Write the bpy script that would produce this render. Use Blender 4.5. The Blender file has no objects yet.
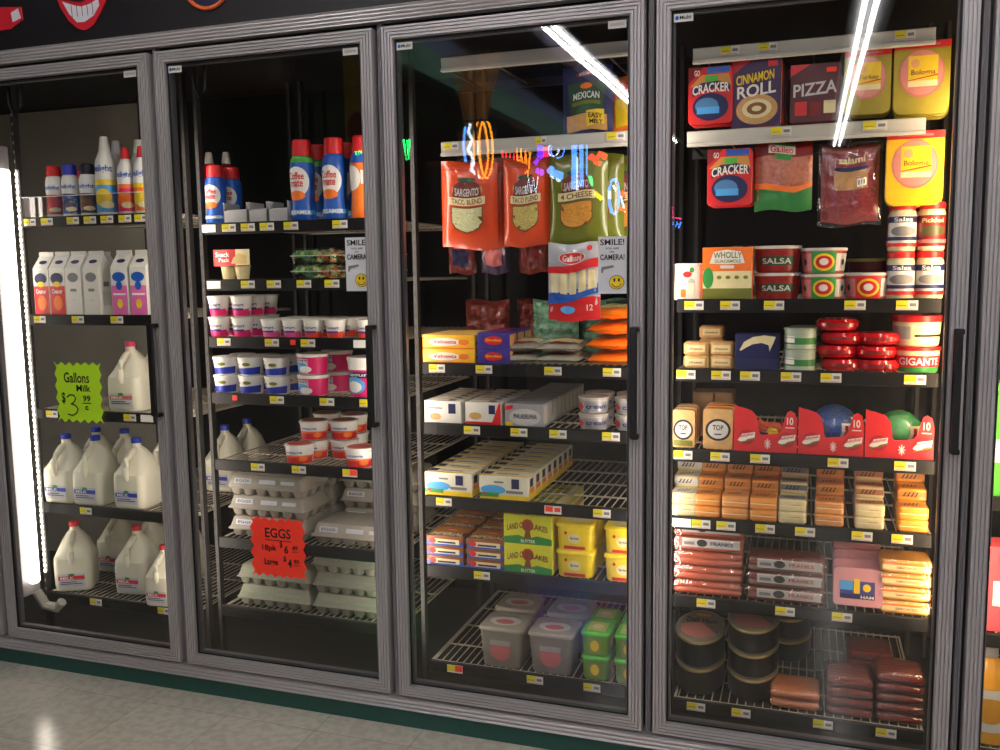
import bpy, math, random
from mathutils import Vector, Matrix
random.seed(7)
S = bpy.context.scene
COL = S.collection
PI = math.pi
# ------------------------------------------------------------------ camera
F = 902.44; YAW, PITCH, ROLL = .3275, -.1143, .0138
CAM = Vector((1.854, -2.3012, 1.237))
RM = Matrix.Rotation(YAW, 3, 'Z') @ Matrix.Rotation(PITCH, 3, 'X') @ Matrix.Rotation(ROLL, 3, 'Y')
RX, RF, RU = RM.col[0].copy(), RM.col[1].copy(), RM.col[2].copy()
cd = bpy.data.cameras.new('camera'); cam = bpy.data.objects.new('camera', cd); COL.objects.link(cam)
cd.sensor_width = 36; cd.lens = F / 1000 * 36; cd.clip_start = .02; cd.clip_end = 60
m3 = Matrix((RX, RU, -RF)).transposed()
cam.matrix_world = Matrix.Translation(CAM) @ m3.to_4x4()
S.camera = cam
# ------------------------------------------------------------------ world, exposure, sampling
w = bpy.data.worlds.new('world'); S.world = w; w.use_nodes = True
w.node_tree.nodes['Background'].inputs[0].default_value = (.5, .55, .7, 1)
w.node_tree.nodes['Background'].inputs[1].default_value = .02
S.view_settings.view_transform = 'Standard'; S.view_settings.look = 'None'
S.view_settings.gamma = 1; S.view_settings.use_curve_mapping = False
S.view_settings.exposure = 0.0
TUBE, LAMP, LAMP1 = 23.5, 21.0, 8.0          # ceiling tubes, hidden door lamps, lamp in view
S.cycles.use_denoising = True
S.cycles.max_bounces = 10; S.cycles.transparent_max_bounces = 24
S.cycles.glossy_bounces = 4; S.cycles.sample_clamp_indirect = 6
S.cycles.caustics_reflective = False; S.cycles.caustics_refractive = False


def px(u, y, z):                 # world x seen in column u at depth y and height z
    k = (u - 500) / F; dy = y - CAM.y; dz = z - CAM.z
    return CAM.x + (k * (RF.y * dy + RF.z * dz) - (RX.y * dy + RX.z * dz)) / (RX.x - k * RF.x)


def pz(v, x, y):                 # world z seen in row v at x, y
    k = -(v - 375) / F; dx = x - CAM.x; dy = y - CAM.y
    return CAM.z + (k * (RF.x * dx + RF.y * dy) - (RU.x * dx + RU.y * dy)) / (RU.z - k * RF.z)


# ------------------------------------------------------------------ materials
MATS = {}
def srgb(c):
    if isinstance(c, str):
        c = [int(c[i:i + 2], 16) / 255 for i in (0, 2, 4)]
    return [x / 12.92 if x <= .04045 else ((x + .055) / 1.055) ** 2.4 for x in c]


def mat(name, col, rough=.5, metal=0., spec=.5, noise=.06, nscale=60., bump=0., bscale=200., emit=0., trans=0., coat=0., sss=0.):
    if name in MATS: return MATS[name]
    m = bpy.data.materials.new(name); m.use_nodes = True; nt = m.node_tree; N = nt.nodes; L = nt.links
    b = N['Principled BSDF']; c = srgb(col)
    b.inputs['Roughness'].default_value = rough; b.inputs['Metallic'].default_value = metal
    b.inputs['Specular IOR Level'].default_value = spec; b.inputs['Coat Weight'].default_value = coat
    b.inputs['Coat Roughness'].default_value = .08
    b.inputs['Base Color'].default_value = (*c, 1)
    tc = N.new('ShaderNodeTexCoord')
    if noise:
        nz = N.new('ShaderNodeTexNoise'); nz.inputs['Scale'].default_value = nscale; nz.inputs['Detail'].default_value = 3
        L.new(tc.outputs['Object'], nz.inputs['Vector'])
        mx = N.new('ShaderNodeMix'); mx.data_type = 'RGBA'
        mx.inputs[6].default_value = (*[max(0, x * (1 - noise * 2)) for x in c], 1)
        mx.inputs[7].default_value = (*[min(1, x * (1 + noise * 2)) for x in c], 1)
        L.new(nz.outputs['Fac'], mx.inputs[0]); L.new(mx.outputs[2], b.inputs['Base Color'])
    if bump:
        n2 = N.new('ShaderNodeTexNoise'); n2.inputs['Scale'].default_value = bscale
        L.new(tc.outputs['Object'], n2.inputs['Vector'])
        bp = N.new('ShaderNodeBump'); bp.inputs['Strength'].default_value = bump; bp.inputs['Distance'].default_value = .002
        L.new(n2.outputs['Fac'], bp.inputs['Height']); L.new(bp.outputs['Normal'], b.inputs['Normal'])
    if emit:
        b.inputs['Emission Color'].default_value = (*c, 1); b.inputs['Emission Strength'].default_value = emit
    if trans: b.inputs['Transmission Weight'].default_value = trans
    if sss:
        b.inputs['Subsurface Weight'].default_value = sss; b.inputs['Subsurface Radius'].default_value = (.02, .018, .012)
        b.inputs['Subsurface Scale'].default_value = .5
    MATS[name] = m; return m


def clearmat(name, tint=(1, 1, 1), refl=.05, grow=.6, rough=.03, wave=0., wscale=3., power=5):
    """see-through sheet: transparent with a mirror share that grows at grazing angles"""
    if name in MATS: return MATS[name]
    m = bpy.data.materials.new(name); m.use_nodes = True; nt = m.node_tree; N = nt.nodes; L = nt.links
    N.clear(); out = N.new('ShaderNodeOutputMaterial'); mix = N.new('ShaderNodeMixShader')
    t = N.new('ShaderNodeBsdfTransparent'); t.inputs[0].default_value = (*tint, 1)
    g = N.new('ShaderNodeBsdfGlossy'); g.inputs['Roughness'].default_value = rough; g.inputs['Color'].default_value = (1, 1, 1, 1)
    lw = N.new('ShaderNodeLayerWeight'); lw.inputs['Blend'].default_value = .5
    p = N.new('ShaderNodeMath'); p.operation = 'POWER'; p.inputs[1].default_value = power; L.new(lw.outputs['Facing'], p.inputs[0])
    ma = N.new('ShaderNodeMath'); ma.operation = 'MULTIPLY_ADD'; ma.inputs[1].default_value = grow; ma.inputs[2].default_value = refl
    L.new(p.outputs[0], ma.inputs[0]); L.new(ma.outputs[0], mix.inputs[0])
    L.new(t.outputs[0], mix.inputs[1]); L.new(g.outputs[0], mix.inputs[2]); L.new(mix.outputs[0], out.inputs[0])
    if wave:
        tc = N.new('ShaderNodeTexCoord'); nz = N.new('ShaderNodeTexNoise'); nz.inputs['Scale'].default_value = wscale; nz.inputs['Detail'].default_value = 1.5
        L.new(tc.outputs['Object'], nz.inputs['Vector'])
        bp = N.new('ShaderNodeBump'); bp.inputs['Strength'].default_value = 1.0; bp.inputs['Distance'].default_value = wave
        L.new(nz.outputs['Fac'], bp.inputs['Height']); L.new(bp.outputs['Normal'], g.inputs['Normal'])
    MATS[name] = m; return m


ALU = mat('fluted_aluminium', 'b3aeb0', .4, .3, noise=0)
ALUD = mat('dull_aluminium', '938e92', .5, .3, noise=0)
BLACKP = mat('black_plastic', '121114', .45)
GASKET = mat('dark_gasket', '0d0b0e', .7)
GLASS = clearmat('door_glass', (.97, .975, .97), .042, .7, .004, .0004, 3.)
CLEAR = clearmat('clear_acrylic', (.985, .985, .985), .06, .7, .06)
FILM = clearmat('clear_film', (.95, .95, .95), .10, .6, .12, .003, 60.)
GREY_IN = mat('cooler_liner', '121112', .7, spec=.2, noise=.12, nscale=3)
DARK_IN = mat('dark_cooler_liner', '131112', .7)
SHELFB = mat('shelf_rail_black', '0d0c0e', .55, spec=.25)
WIRE = mat('coated_wire', 'b8b0a0', .4, .1)
RAILW = mat('price_channel_white', 'c9c5bc', .4, noise=.02)
TAGY = mat('tag_yellow', 'e3d414', .6, noise=.02); TAGW = mat('tag_white', 'e2e0da', .6, noise=.02)
TAGR = mat('tag_red', 'ef3a24', .6, noise=.02); INK = mat('black_ink', '141214', .6); GREYINK = mat('grey_ink', '7c7a7c', .6)
WHITE = mat('white_plastic', 'e6e4de', .35, noise=.02); CARD = mat('white_card', 'dedbd2', .55, noise=.02)
MILK = mat('milk_jug', 'dcd9c6', .35, noise=.03, nscale=15, sss=.25)
RED = mat('red', 'c81e22', .4, noise=.04); DRED = mat('dark_red', '7d1418', .45); BLUE = mat('blue', '1c55b0', .35); NAVY = mat('navy', '171c4e', .5)
LBLUE = mat('light_blue', '4aa0e0', .4); ORANGE = mat('orange', 'e9721c', .45); YEL = mat('yellow', 'ecc81e', .45); GREEN = mat('green', '2f8a3c', .45)
DGREEN = mat('dark_green', '1d4a2a', .45); PINK = mat('pink', 'e0558a', .45); HPINK = mat('hot_pink', 'd81c66', .4); PURPLE = mat('purple', '4b2a86', .4)
OLIVE = mat('olive', '6e7424', .45); LGREEN = mat('leaf_green', '4fae34', .45); LIME = mat('fluorescent_green_card', 'b6e61c', .7, noise=.02)
REDCARD = mat('fluorescent_red_card', 'fa3a24', .7, noise=.02); TAN = mat('tan', 'c99a5c', .55, noise=.12, nscale=90); BROWN = mat('brown', '7a4a20', .55)
CREAM = mat('cream', 'e4d6a4', .5, noise=.05); GREYP = mat('grey_plastic', 'a8a29a', .4); LGREY = mat('pale_grey', 'c9c6c2', .5)
PULP = mat('grey_pulp', '928c82', .9, noise=.12, nscale=150, bump=.5, bscale=900); PULPG = mat('green_grey_pulp', '878879', .9, noise=.12, nscale=150, bump=.5, bscale=900)
MEAT = mat('pink_meat', 'cf8378', .35, noise=.08, nscale=60, coat=.5); SALAMI = mat('salami', '8a3032', .3, noise=.5, nscale=170, coat=.6)
FRANK = mat('frankfurter', 'b9563a', .3, noise=.08, coat=.4); FRANKP = mat('pale_frankfurter', 'cd7a4c', .3, noise=.06, coat=.4); FRANKR = mat('red_frankfurter', '7c3a30', .3, noise=.1, coat=.4)
CHEDDAR = mat('orange_cheddar', 'd98c3a', .35, noise=.08, coat=.4); PALECH = mat('pale_cheese', 'd6c99c', .35, noise=.06, coat=.4)
TANCH = mat('tan_cheese', 'c9a068', .35, noise=.15, coat=.4); GOLD = mat('gold_rim', 'cdb173', .3, .8); OVALB = mat('black_tin', '131214', .35)
REDWAX = mat('red_wax', 'b8131c', .18, noise=.06, coat=.8); ROSE = mat('rose', 'c06a6a', .5)
SHRED = mat('shredded_cheese', 'd9ae62', .6, noise=.45, nscale=260); SHREDP = mat('pale_shredded_cheese', 'e2d09c', .6, noise=.35, nscale=260)
OBAG = mat('orange_bag', 'd8481c', .28, noise=.06, coat=.5); OLBAG = mat('olive_bag', '6a7222', .28, noise=.08, coat=.5); OOBAG = mat('bright_orange_bag', 'f07a1c', .3, noise=.05, coat=.5)


P_, W_, G_, FR, HD = .7447, .7151, .0296, .036, 1.9      # door pitch, width, gap, frame, height
# ------------------------------------------------------------------ mesh builder
_txt = {}
def text_geo(s, bold=.0):
    k = (s, bold)
    if k in _txt: return _txt[k]
    c = bpy.data.curves.new('t', 'FONT'); c.body = s; c.resolution_u = 3; c.offset = bold
    o = bpy.data.objects.new('t', c); me = bpy.data.meshes.new_from_object(o)
    vs = [v.co.copy() for v in me.vertices]; fs = [tuple(p.vertices) for p in me.polygons]
    x0 = min(v.x for v in vs); x1 = max(v.x for v in vs); y0 = min(v.y for v in vs); y1 = max(v.y for v in vs)
    r = ([((v.x - x0) / (x1 - x0), (v.y - y0) / (y1 - y0)) for v in vs], fs)
    bpy.data.objects.remove(o); bpy.data.curves.remove(c); bpy.data.meshes.remove(me)
    _txt[k] = r; return r


def rrect(w, d, r, z=0, cx=0, cy=0, n=4):
    r = min(r, w / 2 - 1e-4, d / 2 - 1e-4); p = []
    for i, (sx, sy) in enumerate(((1, 1), (-1, 1), (-1, -1), (1, -1))):
        for k in range(n + 1):
            a = PI / 2 * (i + k / n)
            p.append(Vector((cx + sx * (w / 2 - r) + r * math.cos(a), cy + sy * (d / 2 - r) + r * math.sin(a), z)))
    return p


class MB:
    def __init__(s): s.v = []; s.f = []; s.m = []; s.sm = []; s.mats = []
    def mi(s, m):
        if m not in s.mats: s.mats.append(m)
        return s.mats.index(m)
    def add(s, vs, fs, m, smooth=False):
        o = len(s.v); s.v += [Vector(v) for v in vs]; i = s.mi(m)
        for f in fs: s.f.append([o + a for a in f]); s.m.append(i); s.sm.append(smooth)
    def box(s, x0, y0, z0, x1, y1, z1, m):
        s.add([(x, y, z) for z in (z0, z1) for y in (y0, y1) for x in (x0, x1)],
              [(0, 2, 3, 1), (4, 5, 7, 6), (0, 1, 5, 4), (2, 6, 7, 3), (0, 4, 6, 2), (1, 3, 7, 5)], m)
    def loft(s, secs, m, cap=(True, True), smooth=True):
        n = len(secs[0]); vs = [p for c in secs for p in c]; fs = []
        ms = m if isinstance(m, list) else None
        for i in range(len(secs) - 1):
            ff = [(i * n + j, i * n + (j + 1) % n, (i + 1) * n + (j + 1) % n, (i + 1) * n + j) for j in range(n)]
            if ms:
                o = len(s.v)
            fs.append(ff)
        o = len(s.v); s.v += [Vector(v) for v in vs]
        for i, ff in enumerate(fs):
            k = s.mi(ms[i] if ms else m)
            for f in ff: s.f.append([o + a for a in f]); s.m.append(k); s.sm.append(smooth)
        if cap[0]: s.f.append([o + a for a in reversed(range(n))]); s.m.append(s.mi(ms[0] if ms else m)); s.sm.append(False)
        if cap[1]: s.f.append([o + len(vs) - n + a for a in range(n)]); s.m.append(s.mi(ms[-1] if ms else m)); s.sm.append(False)
    def rbox(s, x0, y0, z0, x1, y1, z1, m, b=.002, r=None):
        w, d = x1 - x0, y1 - y0; cx, cy = (x0 + x1) / 2, (y0 + y1) / 2; r = r or b * 1.6
        s.loft([rrect(w - 2 * b, d - 2 * b, r, z0, cx, cy), rrect(w, d, r + b, z0 + b, cx, cy), rrect(w, d, r + b, z1 - b, cx, cy), rrect(w - 2 * b, d - 2 * b, r, z1, cx, cy)], m)
    def lathe(s, prof, m, n=20, sx=1, sy=1, cx=0, cy=0, cap=(True, True)):
        secs = [[Vector((cx + sx * r * math.cos(2 * PI * k / n), cy + sy * r * math.sin(2 * PI * k / n), z)) for k in range(n)] for r, z in prof]
        s.loft(secs, m, cap)
    def tube(s, pts, r, m, n=6, closed=False):
        pts = [Vector(p) for p in pts]; secs = []; N = len(pts)
        for i, p in enumerate(pts):
            a = pts[(i - 1) % N] if (i or closed) else p; b = pts[(i + 1) % N] if (i < N - 1 or closed) else p
            t = (b - a).normalized(); q = Vector((0, 0, 1)) if abs(t.z) < .9 else Vector((1, 0, 0))
            e = t.cross(q).normalized(); g = e.cross(t); rr = r[i] if isinstance(r, (list, tuple)) else r
            secs.append([p + rr * (math.cos(2 * PI * k / n) * g + math.sin(2 * PI * k / n) * e) for k in range(n)])
        if closed: secs.append(secs[0]); s.loft(secs, m, (False, False))
        else: s.loft(secs, m)
    def art(s, surf, els, base=1):
        for i, e in enumerate(els):
            off = (.00035 if surf.n == 1 else .0005) * (base + i); k = e[0]; m = next(q for q in e if isinstance(q, bpy.types.Material))
            if k == 'r':
                _, x0, y0, x1, y1, _m = e; nx = ny = surf.n
                vs = [surf(x0 + (x1 - x0) * a / nx, y0 + (y1 - y0) * b / ny, off) for b in range(ny + 1) for a in range(nx + 1)]
                fs = [(b * (nx + 1) + a, b * (nx + 1) + a + 1, (b + 1) * (nx + 1) + a + 1, (b + 1) * (nx + 1) + a) for b in range(ny) for a in range(nx)]
                s.add(vs, fs, m, surf.n > 1)
            elif k == 'e':
                _, cx, cy, rx, ry, _m = e; q = 24; R = 1 if surf.n == 1 else 5
                vs = [surf(cx, cy, off)]
                for j in range(1, R + 1):
                    vs += [surf(cx + rx * j / R * math.cos(2 * PI * t / q), cy + ry * j / R * math.sin(2 * PI * t / q), off) for t in range(q)]
                fs = [(0, 1 + t, 1 + (t + 1) % q) for t in range(q)]
                for j in range(R - 1): fs += [(1 + j * q + t, 1 + (j + 1) * q + t, 1 + (j + 1) * q + (t + 1) % q, 1 + j * q + (t + 1) % q) for t in range(q)]
                s.add(vs, fs, m, surf.n > 1)
            elif k == 'p':
                if surf.n == 1: s.add([surf(x, y, off) for x, y in e[1]], [tuple(range(len(e[1])))], m); continue
                Q = []
                for (xa, ya), (xb, yb) in zip(e[1], e[1][1:] + e[1][:1]):
                    q = max(1, int(math.hypot(xb - xa, yb - ya) / .06)); Q += [(xa + (xb - xa) * t / q, ya + (yb - ya) * t / q) for t in range(q)]
                cx = sum(a for a, _ in Q) / len(Q); cy = sum(a for _, a in Q) / len(Q); q = len(Q); rg = 5
                vs = [surf(cx, cy, off)] + [surf(cx + (x - cx) * j / rg, cy + (y - cy) * j / rg, off) for j in range(1, rg + 1) for x, y in Q]
                fs = [(0, 1 + t, 1 + (t + 1) % q) for t in range(q)] + [(1 + j * q + t, 1 + (j + 1) * q + t, 1 + (j + 1) * q + (t + 1) % q, 1 + j * q + (t + 1) % q) for j in range(rg - 1) for t in range(q)]
                s.add(vs, fs, m, True)
            elif k == 'l':      # a pen line: points, half width
                P = e[1]; hw = e[2]; asp = surf.asp
                for (xa, ya), (xb, yb) in zip(P, P[1:]):
                    dx, dy = xb - xa, (yb - ya) / asp; L = math.hypot(dx, dy) or 1; nx_, ny_ = -dy / L * hw, dx / L * hw * asp
                    ex, ey = dx / L * hw * .6, dy / L * hw * .6 * asp
                    s.add([surf(xa - ex + nx_, ya - ey + ny_, off), surf(xb + ex + nx_, yb + ey + ny_, off), surf(xb + ex - nx_, yb + ey - ny_, off), surf(xa - ex - nx_, ya - ey - ny_, off)], [(0, 1, 2, 3)], m)
            elif k == 't':      # text x0 y0 x1 y1 [slant]
                _, t, x0, y0, x1, y1 = e[:6]; ex = [q for q in e[6:] if not isinstance(q, bpy.types.Material)] + [0, 0]; sl, arc = ex[:2]
                vs, fs = text_geo(t, .02)
                s.add([surf(x0 + (x1 - x0) * a, y0 + (y1 - y0) * b + sl * a + arc * (1 - (2 * a - 1) ** 2), off) for a, b in vs], fs, m)
    def build(s, name, parent=None, auto=35):
        me = bpy.data.meshes.new(name); me.from_pydata(s.v, [], s.f)
        for m in s.mats: me.materials.append(m)
        me.polygons.foreach_set('material_index', s.m); me.polygons.foreach_set('use_smooth', s.sm)
        me.update(); me.set_sharp_from_angle(angle=math.radians(auto))
        return me


class Flat:
    n = 1
    def __init__(s, o, ax, ay): s.o = Vector(o); s.ax = Vector(ax); s.ay = Vector(ay); s.nn = s.ax.cross(s.ay).normalized(); s.asp = s.ax.length / s.ay.length
    def __call__(s, u, v, off): return s.o + s.ax * u + s.ay * v + s.nn * off


def front(x0, x1, z0, z1, y): return Flat((x0, y, z0), (x1 - x0, 0, 0), (0, 0, z1 - z0))
def topf(x0, x1, y0, y1, z): return Flat((x0, y0, z), (x1 - x0, 0, 0), (0, y1 - y0, 0))
def right(y0, y1, z0, z1, x): return Flat((x, y0, z0), (0, y1 - y0, 0), (0, 0, z1 - z0))


class Cyl:
    """label surface on a round body: u runs over the angle span centred on the front (-y)"""
    n = 22
    def __init__(s, rf, z0, z1, span=PI, c=0, sx=1, sy=1): s.rf = rf; s.z0 = z0; s.z1 = z1; s.sp = span; s.c = c; s.asp = span * rf(z0) / (z1 - z0); s.sx = sx; s.sy = sy
    def __call__(s, u, v, off):
        a = -PI / 2 + s.c + (u - .5) * s.sp; z = s.z0 + v * (s.z1 - s.z0); r = s.rf(z) + off
        return Vector((r * s.sx * math.cos(a), r * s.sy * math.sin(a), z))


class Pillow:
    """front of a soft bag, w wide, h high, t thick, hanging in the xz plane"""
    n = 8
    def __init__(s, w, h, t, seed=0, wr=.004, back=False, rise=.5): s.w, s.h, s.t, s.k, s.wr, s.b, s.e = w, h, t, seed, wr, back, rise; s.asp = w / h
    def __call__(s, u, v, off):
        a = max(0, 1 - abs(2 * u - 1) ** 3) ** .6; b = max(0, 1 - abs(2 * v - 1) ** 3.5) ** .6
        k = s.k
        wv = s.wr * (math.sin(9 * u + 13 * v + k) * math.sin(17 * v - 6 * u + 2 * k) + .6 * math.sin(31 * u - 12 * v + 3 * k) * math.sin(23 * v + k))
        d = s.t / 2 * a * b + wv * min(1, 4 * a * b) * .7 + .0006
        x = (u - .5) * s.w; z = (v - .5) * s.h + .004 * math.sin(7 * u + k)
        return Vector((x, (d if s.b else -d - off), z))


def pillow(mb, w, h, t, m, els=(), seed=0, wr=.004, n=14):
    fr = Pillow(w, h, t, seed, wr); bk = Pillow(w, h, t, seed, wr, True)
    for sf, flip in ((fr, False), (bk, True)):
        vs = [sf(a / n, b / n, 0) for b in range(n + 1) for a in range(n + 1)]
        fs = [(b * (n + 1) + a, b * (n + 1) + a + 1, (b + 1) * (n + 1) + a + 1, (b + 1) * (n + 1) + a) for b in range(n) for a in range(n)]
        mb.add(vs, [f[::-1] for f in fs] if flip else fs, m, True)
    mb.art(fr, els, 3)


# ------------------------------------------------------------------ objects
LABELS = {}
def emp(name, loc, label, cat, group=None, rot=None, kind=None):
    o = bpy.data.objects.new(name, None); COL.objects.link(o); o.location = loc; o.empty_display_size = .02
    if rot: o.rotation_euler = rot
    props(o, label, cat, group, kind); return o


def props(o, label, cat, group=None, kind=None):
    if label:
        label = ' '.join(label.split()); o['label'] = label
        if label in LABELS: print('DUP LABEL', label)
        LABELS[label] = 1
        if len(label.split()) > 16 or len(label.split()) < 4: print('LABEL LEN', len(label.split()), label)
    if cat: o['category'] = cat
    if group: o['group'] = group
    if kind: o['kind'] = kind


def part(name, mb, parent, loc=None, label=None, kind=None, rot=None):
    me = mb.build(name) if isinstance(mb, MB) else mb
    o = bpy.data.objects.new(name, me); COL.objects.link(o); o.parent = parent
    if loc: o.location = loc
    if rot: o.rotation_euler = rot
    if label: o['label'] = label
    if kind: o['kind'] = kind
    return o


def single(name, mb, loc, label, cat, group=None, rot=None, kind=None):
    me = mb.build(name) if isinstance(mb, MB) else mb
    o = bpy.data.objects.new(name, me); COL.objects.link(o); o.location = loc
    if rot: o.rotation_euler = rot
    props(o, label, cat, group, kind); return o


def struct(name, mb): o = bpy.data.objects.new(name, mb.build(name)); COL.objects.link(o); o['kind'] = 'structure'; return o


_kinds = {}; _ext = {}
def sxl(k): return (k - 2) * P_ + W_ / 2 - .322

def item(key, parts_fn, name, loc, label, cat, group=None, rot=None):
    """a thing of a kind: the first call builds the meshes, later calls copy thing and parts with shared meshes"""
    if key not in _kinds:
        ps = parts_fn(); _kinds[key] = [(p[0], p[1].build(p[0])) + tuple(p[2:]) for p in ps]
    ps = _kinds[key]
    if 0 < loc[1] < .82:         # keep it within its own shelf bay
        if key not in _ext: _ext[key] = (min(v.co.x for p in ps for v in p[1].vertices), max(v.co.x for p in ps for v in p[1].vertices))
        a, b_ = _ext[key]; k = round((loc[0] - W_ / 2) / P_) + 2; e = .004 if rot and rot[2] else 0
        x = max(loc[0], sxl(k) - .014 - a + e); x = min(x, sxl(k) + .656 - b_ - e); loc = (x, loc[1], loc[2])
    if len(ps) == 1: return single(name, ps[0][1], loc, label, cat, group, rot)
    r = emp(name, loc, label, cat, group, rot)
    made = {}
    for p in ps:
        o = part(p[0], p[1], made[p[2]] if len(p) > 2 and p[2] in made else r)
        made[p[0]] = o
    return r


ORD = ['front', 'second', 'third', 'fourth', 'fifth', 'sixth', 'seventh', 'eighth', 'ninth', 'tenth']
def row(i): return 'at the front' if i == 0 else ORD[i] + ' from the front'
def lev(i, n): return '' if n == 1 else (('bottom', 'top') if n == 2 else ('bottom', 'middle', 'top') if n == 3 else ('bottom', 'second', 'third', 'top'))[i] + ' one'
# ------------------------------------------------------------------ the place: room shell
ZF = -.101; ZC = 2.98; XL, XR, YB = -4.2, 4.6, -11.6
def tilemat():
    m = mat('speckled_vinyl_tile', 'b5b0a6', .16, noise=0); nt = m.node_tree; N = nt.nodes; L = nt.links; b = N['Principled BSDF']
    tc = N.new('ShaderNodeTexCoord'); br = N.new('ShaderNodeTexBrick'); br.offset = 0; br.inputs['Scale'].default_value = 1
    br.inputs['Brick Width'].default_value = .305; br.inputs['Row Height'].default_value = .305; br.inputs['Mortar Size'].default_value = .0015
    br.inputs['Color1'].default_value = (*srgb('bfb9ad'), 1); br.inputs['Color2'].default_value = (*srgb('b6b0a5'), 1); br.inputs['Mortar'].default_value = (*srgb('9c978c'), 1)
    mp = N.new('ShaderNodeMapping'); mp.inputs['Rotation'].default_value = (0, 0, 0); mp.inputs['Location'].default_value = (.1, .09, 0)
    L.new(tc.outputs['Object'], mp.inputs[0]); L.new(mp.outputs[0], br.inputs['Vector'])
    nz = N.new('ShaderNodeTexNoise'); nz.inputs['Scale'].default_value = 38; nz.inputs['Detail'].default_value = 6; L.new(tc.outputs['Object'], nz.inputs['Vector'])
    cr = N.new('ShaderNodeValToRGB'); cr.color_ramp.elements[0].position = .42; cr.color_ramp.elements[0].color = (.84, .83, .80, 1); cr.color_ramp.elements[1].position = .56; cr.color_ramp.elements[1].color = (1, 1, 1, 1)
    L.new(nz.outputs['Fac'], cr.inputs[0]); mx = N.new('ShaderNodeMix'); mx.data_type = 'RGBA'; mx.blend_type = 'MULTIPLY'; mx.inputs[0].default_value = .8
    L.new(br.outputs['Color'], mx.inputs[6]); L.new(cr.outputs[0], mx.inputs[7]); L.new(mx.outputs[2], b.inputs['Base Color'])
    n2 = N.new('ShaderNodeTexNoise'); n2.inputs['Scale'].default_value = 5; L.new(tc.outputs['Object'], n2.inputs['Vector'])
    bp = N.new('ShaderNodeBump'); bp.inputs['Strength'].default_value = .35; bp.inputs['Distance'].default_value = .002; L.new(n2.outputs['Fac'], bp.inputs['Height']); L.new(bp.outputs[0], b.inputs['Normal'])
    return m
b = MB(); b.box(XL, YB, ZF - .1, XR, 1.6, ZF, tilemat()); struct('floor', b)
CEILM = mat('dark_ceiling', '3c3a40', .9); WALLM = mat('dark_store_wall', '35323a', .8)
b = MB(); b.box(XL, YB, ZC, XR, 1.6, ZC + .1, CEILM); struct('ceiling', b)
b = MB(); b.box(XL - .1, YB, ZF, XL, 1.6, ZC, WALLM); struct('wall_left', b)
b = MB(); b.box(XR, YB, ZF, XR + .1, 1.6, ZC, WALLM); struct('wall_right', b)
b = MB(); b.box(XL - .1, YB - .1, ZF, XR + .1, YB, ZC, WALLM); struct('wall_rear', b)
# wall above and beside the cooler doors
FASC = mat('black_fascia', '0e0a10', .55)
b = MB(); ZT = 1.9546
b.box(XL, .03, ZT, XR, .14, ZC, FASC)
b.box(XL, .03, ZF, -2.35, .14, ZT, FASC); b.box(3.02, .03, ZF, XR, .14, ZT, FASC); struct('wall_front', b)
# painted cartoon pieces on the fascia
KR = mat('sign_red', 'c31b2c', .5); KW = mat('sign_white', 'dcdce4', .5); KO = mat('sign_orange', 'd8602c', .5); KB = mat('sign_navy', '16163a', .5)
def plate(name, els, x0, x1, z0, z1, label, cat, pts, base):
    b = MB(); y = .03; q = [(x0 + (x1 - x0) * u, z0 + (z1 - z0) * v) for u, v in pts]
    b.loft([[Vector((x, y, z)) for x, z in q], [Vector((x, y - .004, z)) for x, z in q]], base, smooth=False)
    b.art(front(x0, x1, z0, z1, y - .004), els); o = b.build(name)
    return single(name, o, (0, 0, 0), label, cat)
xa, xb = px(55, .02, 2.1), px(108, .02, 2.1); za = pz(29.5, (xa + xb) / 2, .02); zb = za + .15
plate('painted_grin', [('p', [(.10, .62), (.22, .56), (.36, .50), (.46, .47), (.62, .50), (.78, .58), (.80, .45), (.68, .26), (.50, .16), (.36, .17), (.22, .36)], KW)] +
      [('l', [(a, .52), (a + .01, .28)], .006, DRED) for a in (.27, .37, .47, .57, .67)] + [('l', [(.12, .68), (.34, .6), (.47, .57), (.6, .63), (.72, .62)], .012, INK)],
      xa, xb, za, zb, 'red grinning mouth with white teeth painted above the coolers', 'wall sign',
      [(.0, .7), (.06, .5), (.2, .22), (.34, .07), (.42, .02), (.5, 0), (.58, .03), (.68, .1), (.82, .32), (.92, .52), (1, .7), (.97, 1), (.02, 1)], KR)
xa, xb = px(-40, .02, 2.05), px(21, .02, 2.05); za = pz(27, xb, .02); zb = za + .07
plate('painted_tube', [('p', [(.84, .28), (.98, .42), (.94, .86), (.82, .7)], KW)], xa, xb, za, zb, 'red painted bar with a white tip at the far left of the fascia', 'wall sign',
      [(0, .05), (.3, 0), (.8, 0), (1, .35), (.98, .9), (.7, 1), (0, 1)], KR)
xa, xb = px(181, .02, 2.1), px(230, .02, 2.1); za = pz(10, (xa + xb) / 2, .02)
b = MB(); cxr = (xa + xb) / 2; rr = (xb - xa) / 2
ell = lambda r, y: [Vector((cxr + r * math.cos(t * PI / 18), y, za + rr + r * math.sin(t * PI / 18))) for t in range(36)]
b.loft([ell(rr, .03), ell(rr, .026)], KB); b.tube([p + Vector((0, 0, 0)) for p in ell(rr - .006, .026)], .006, KO, 6, True)
single('painted_ring', b, (0, 0, 0), 'orange ring around dark blue painted on the fascia', 'wall sign')
# green base board under the cooler
b = MB(); b.box(-2.4, .012, ZF, 3.1, .06, -.0445, mat('green_base', '1d4a42', .5)); struct('baseboard_front', b)

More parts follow.
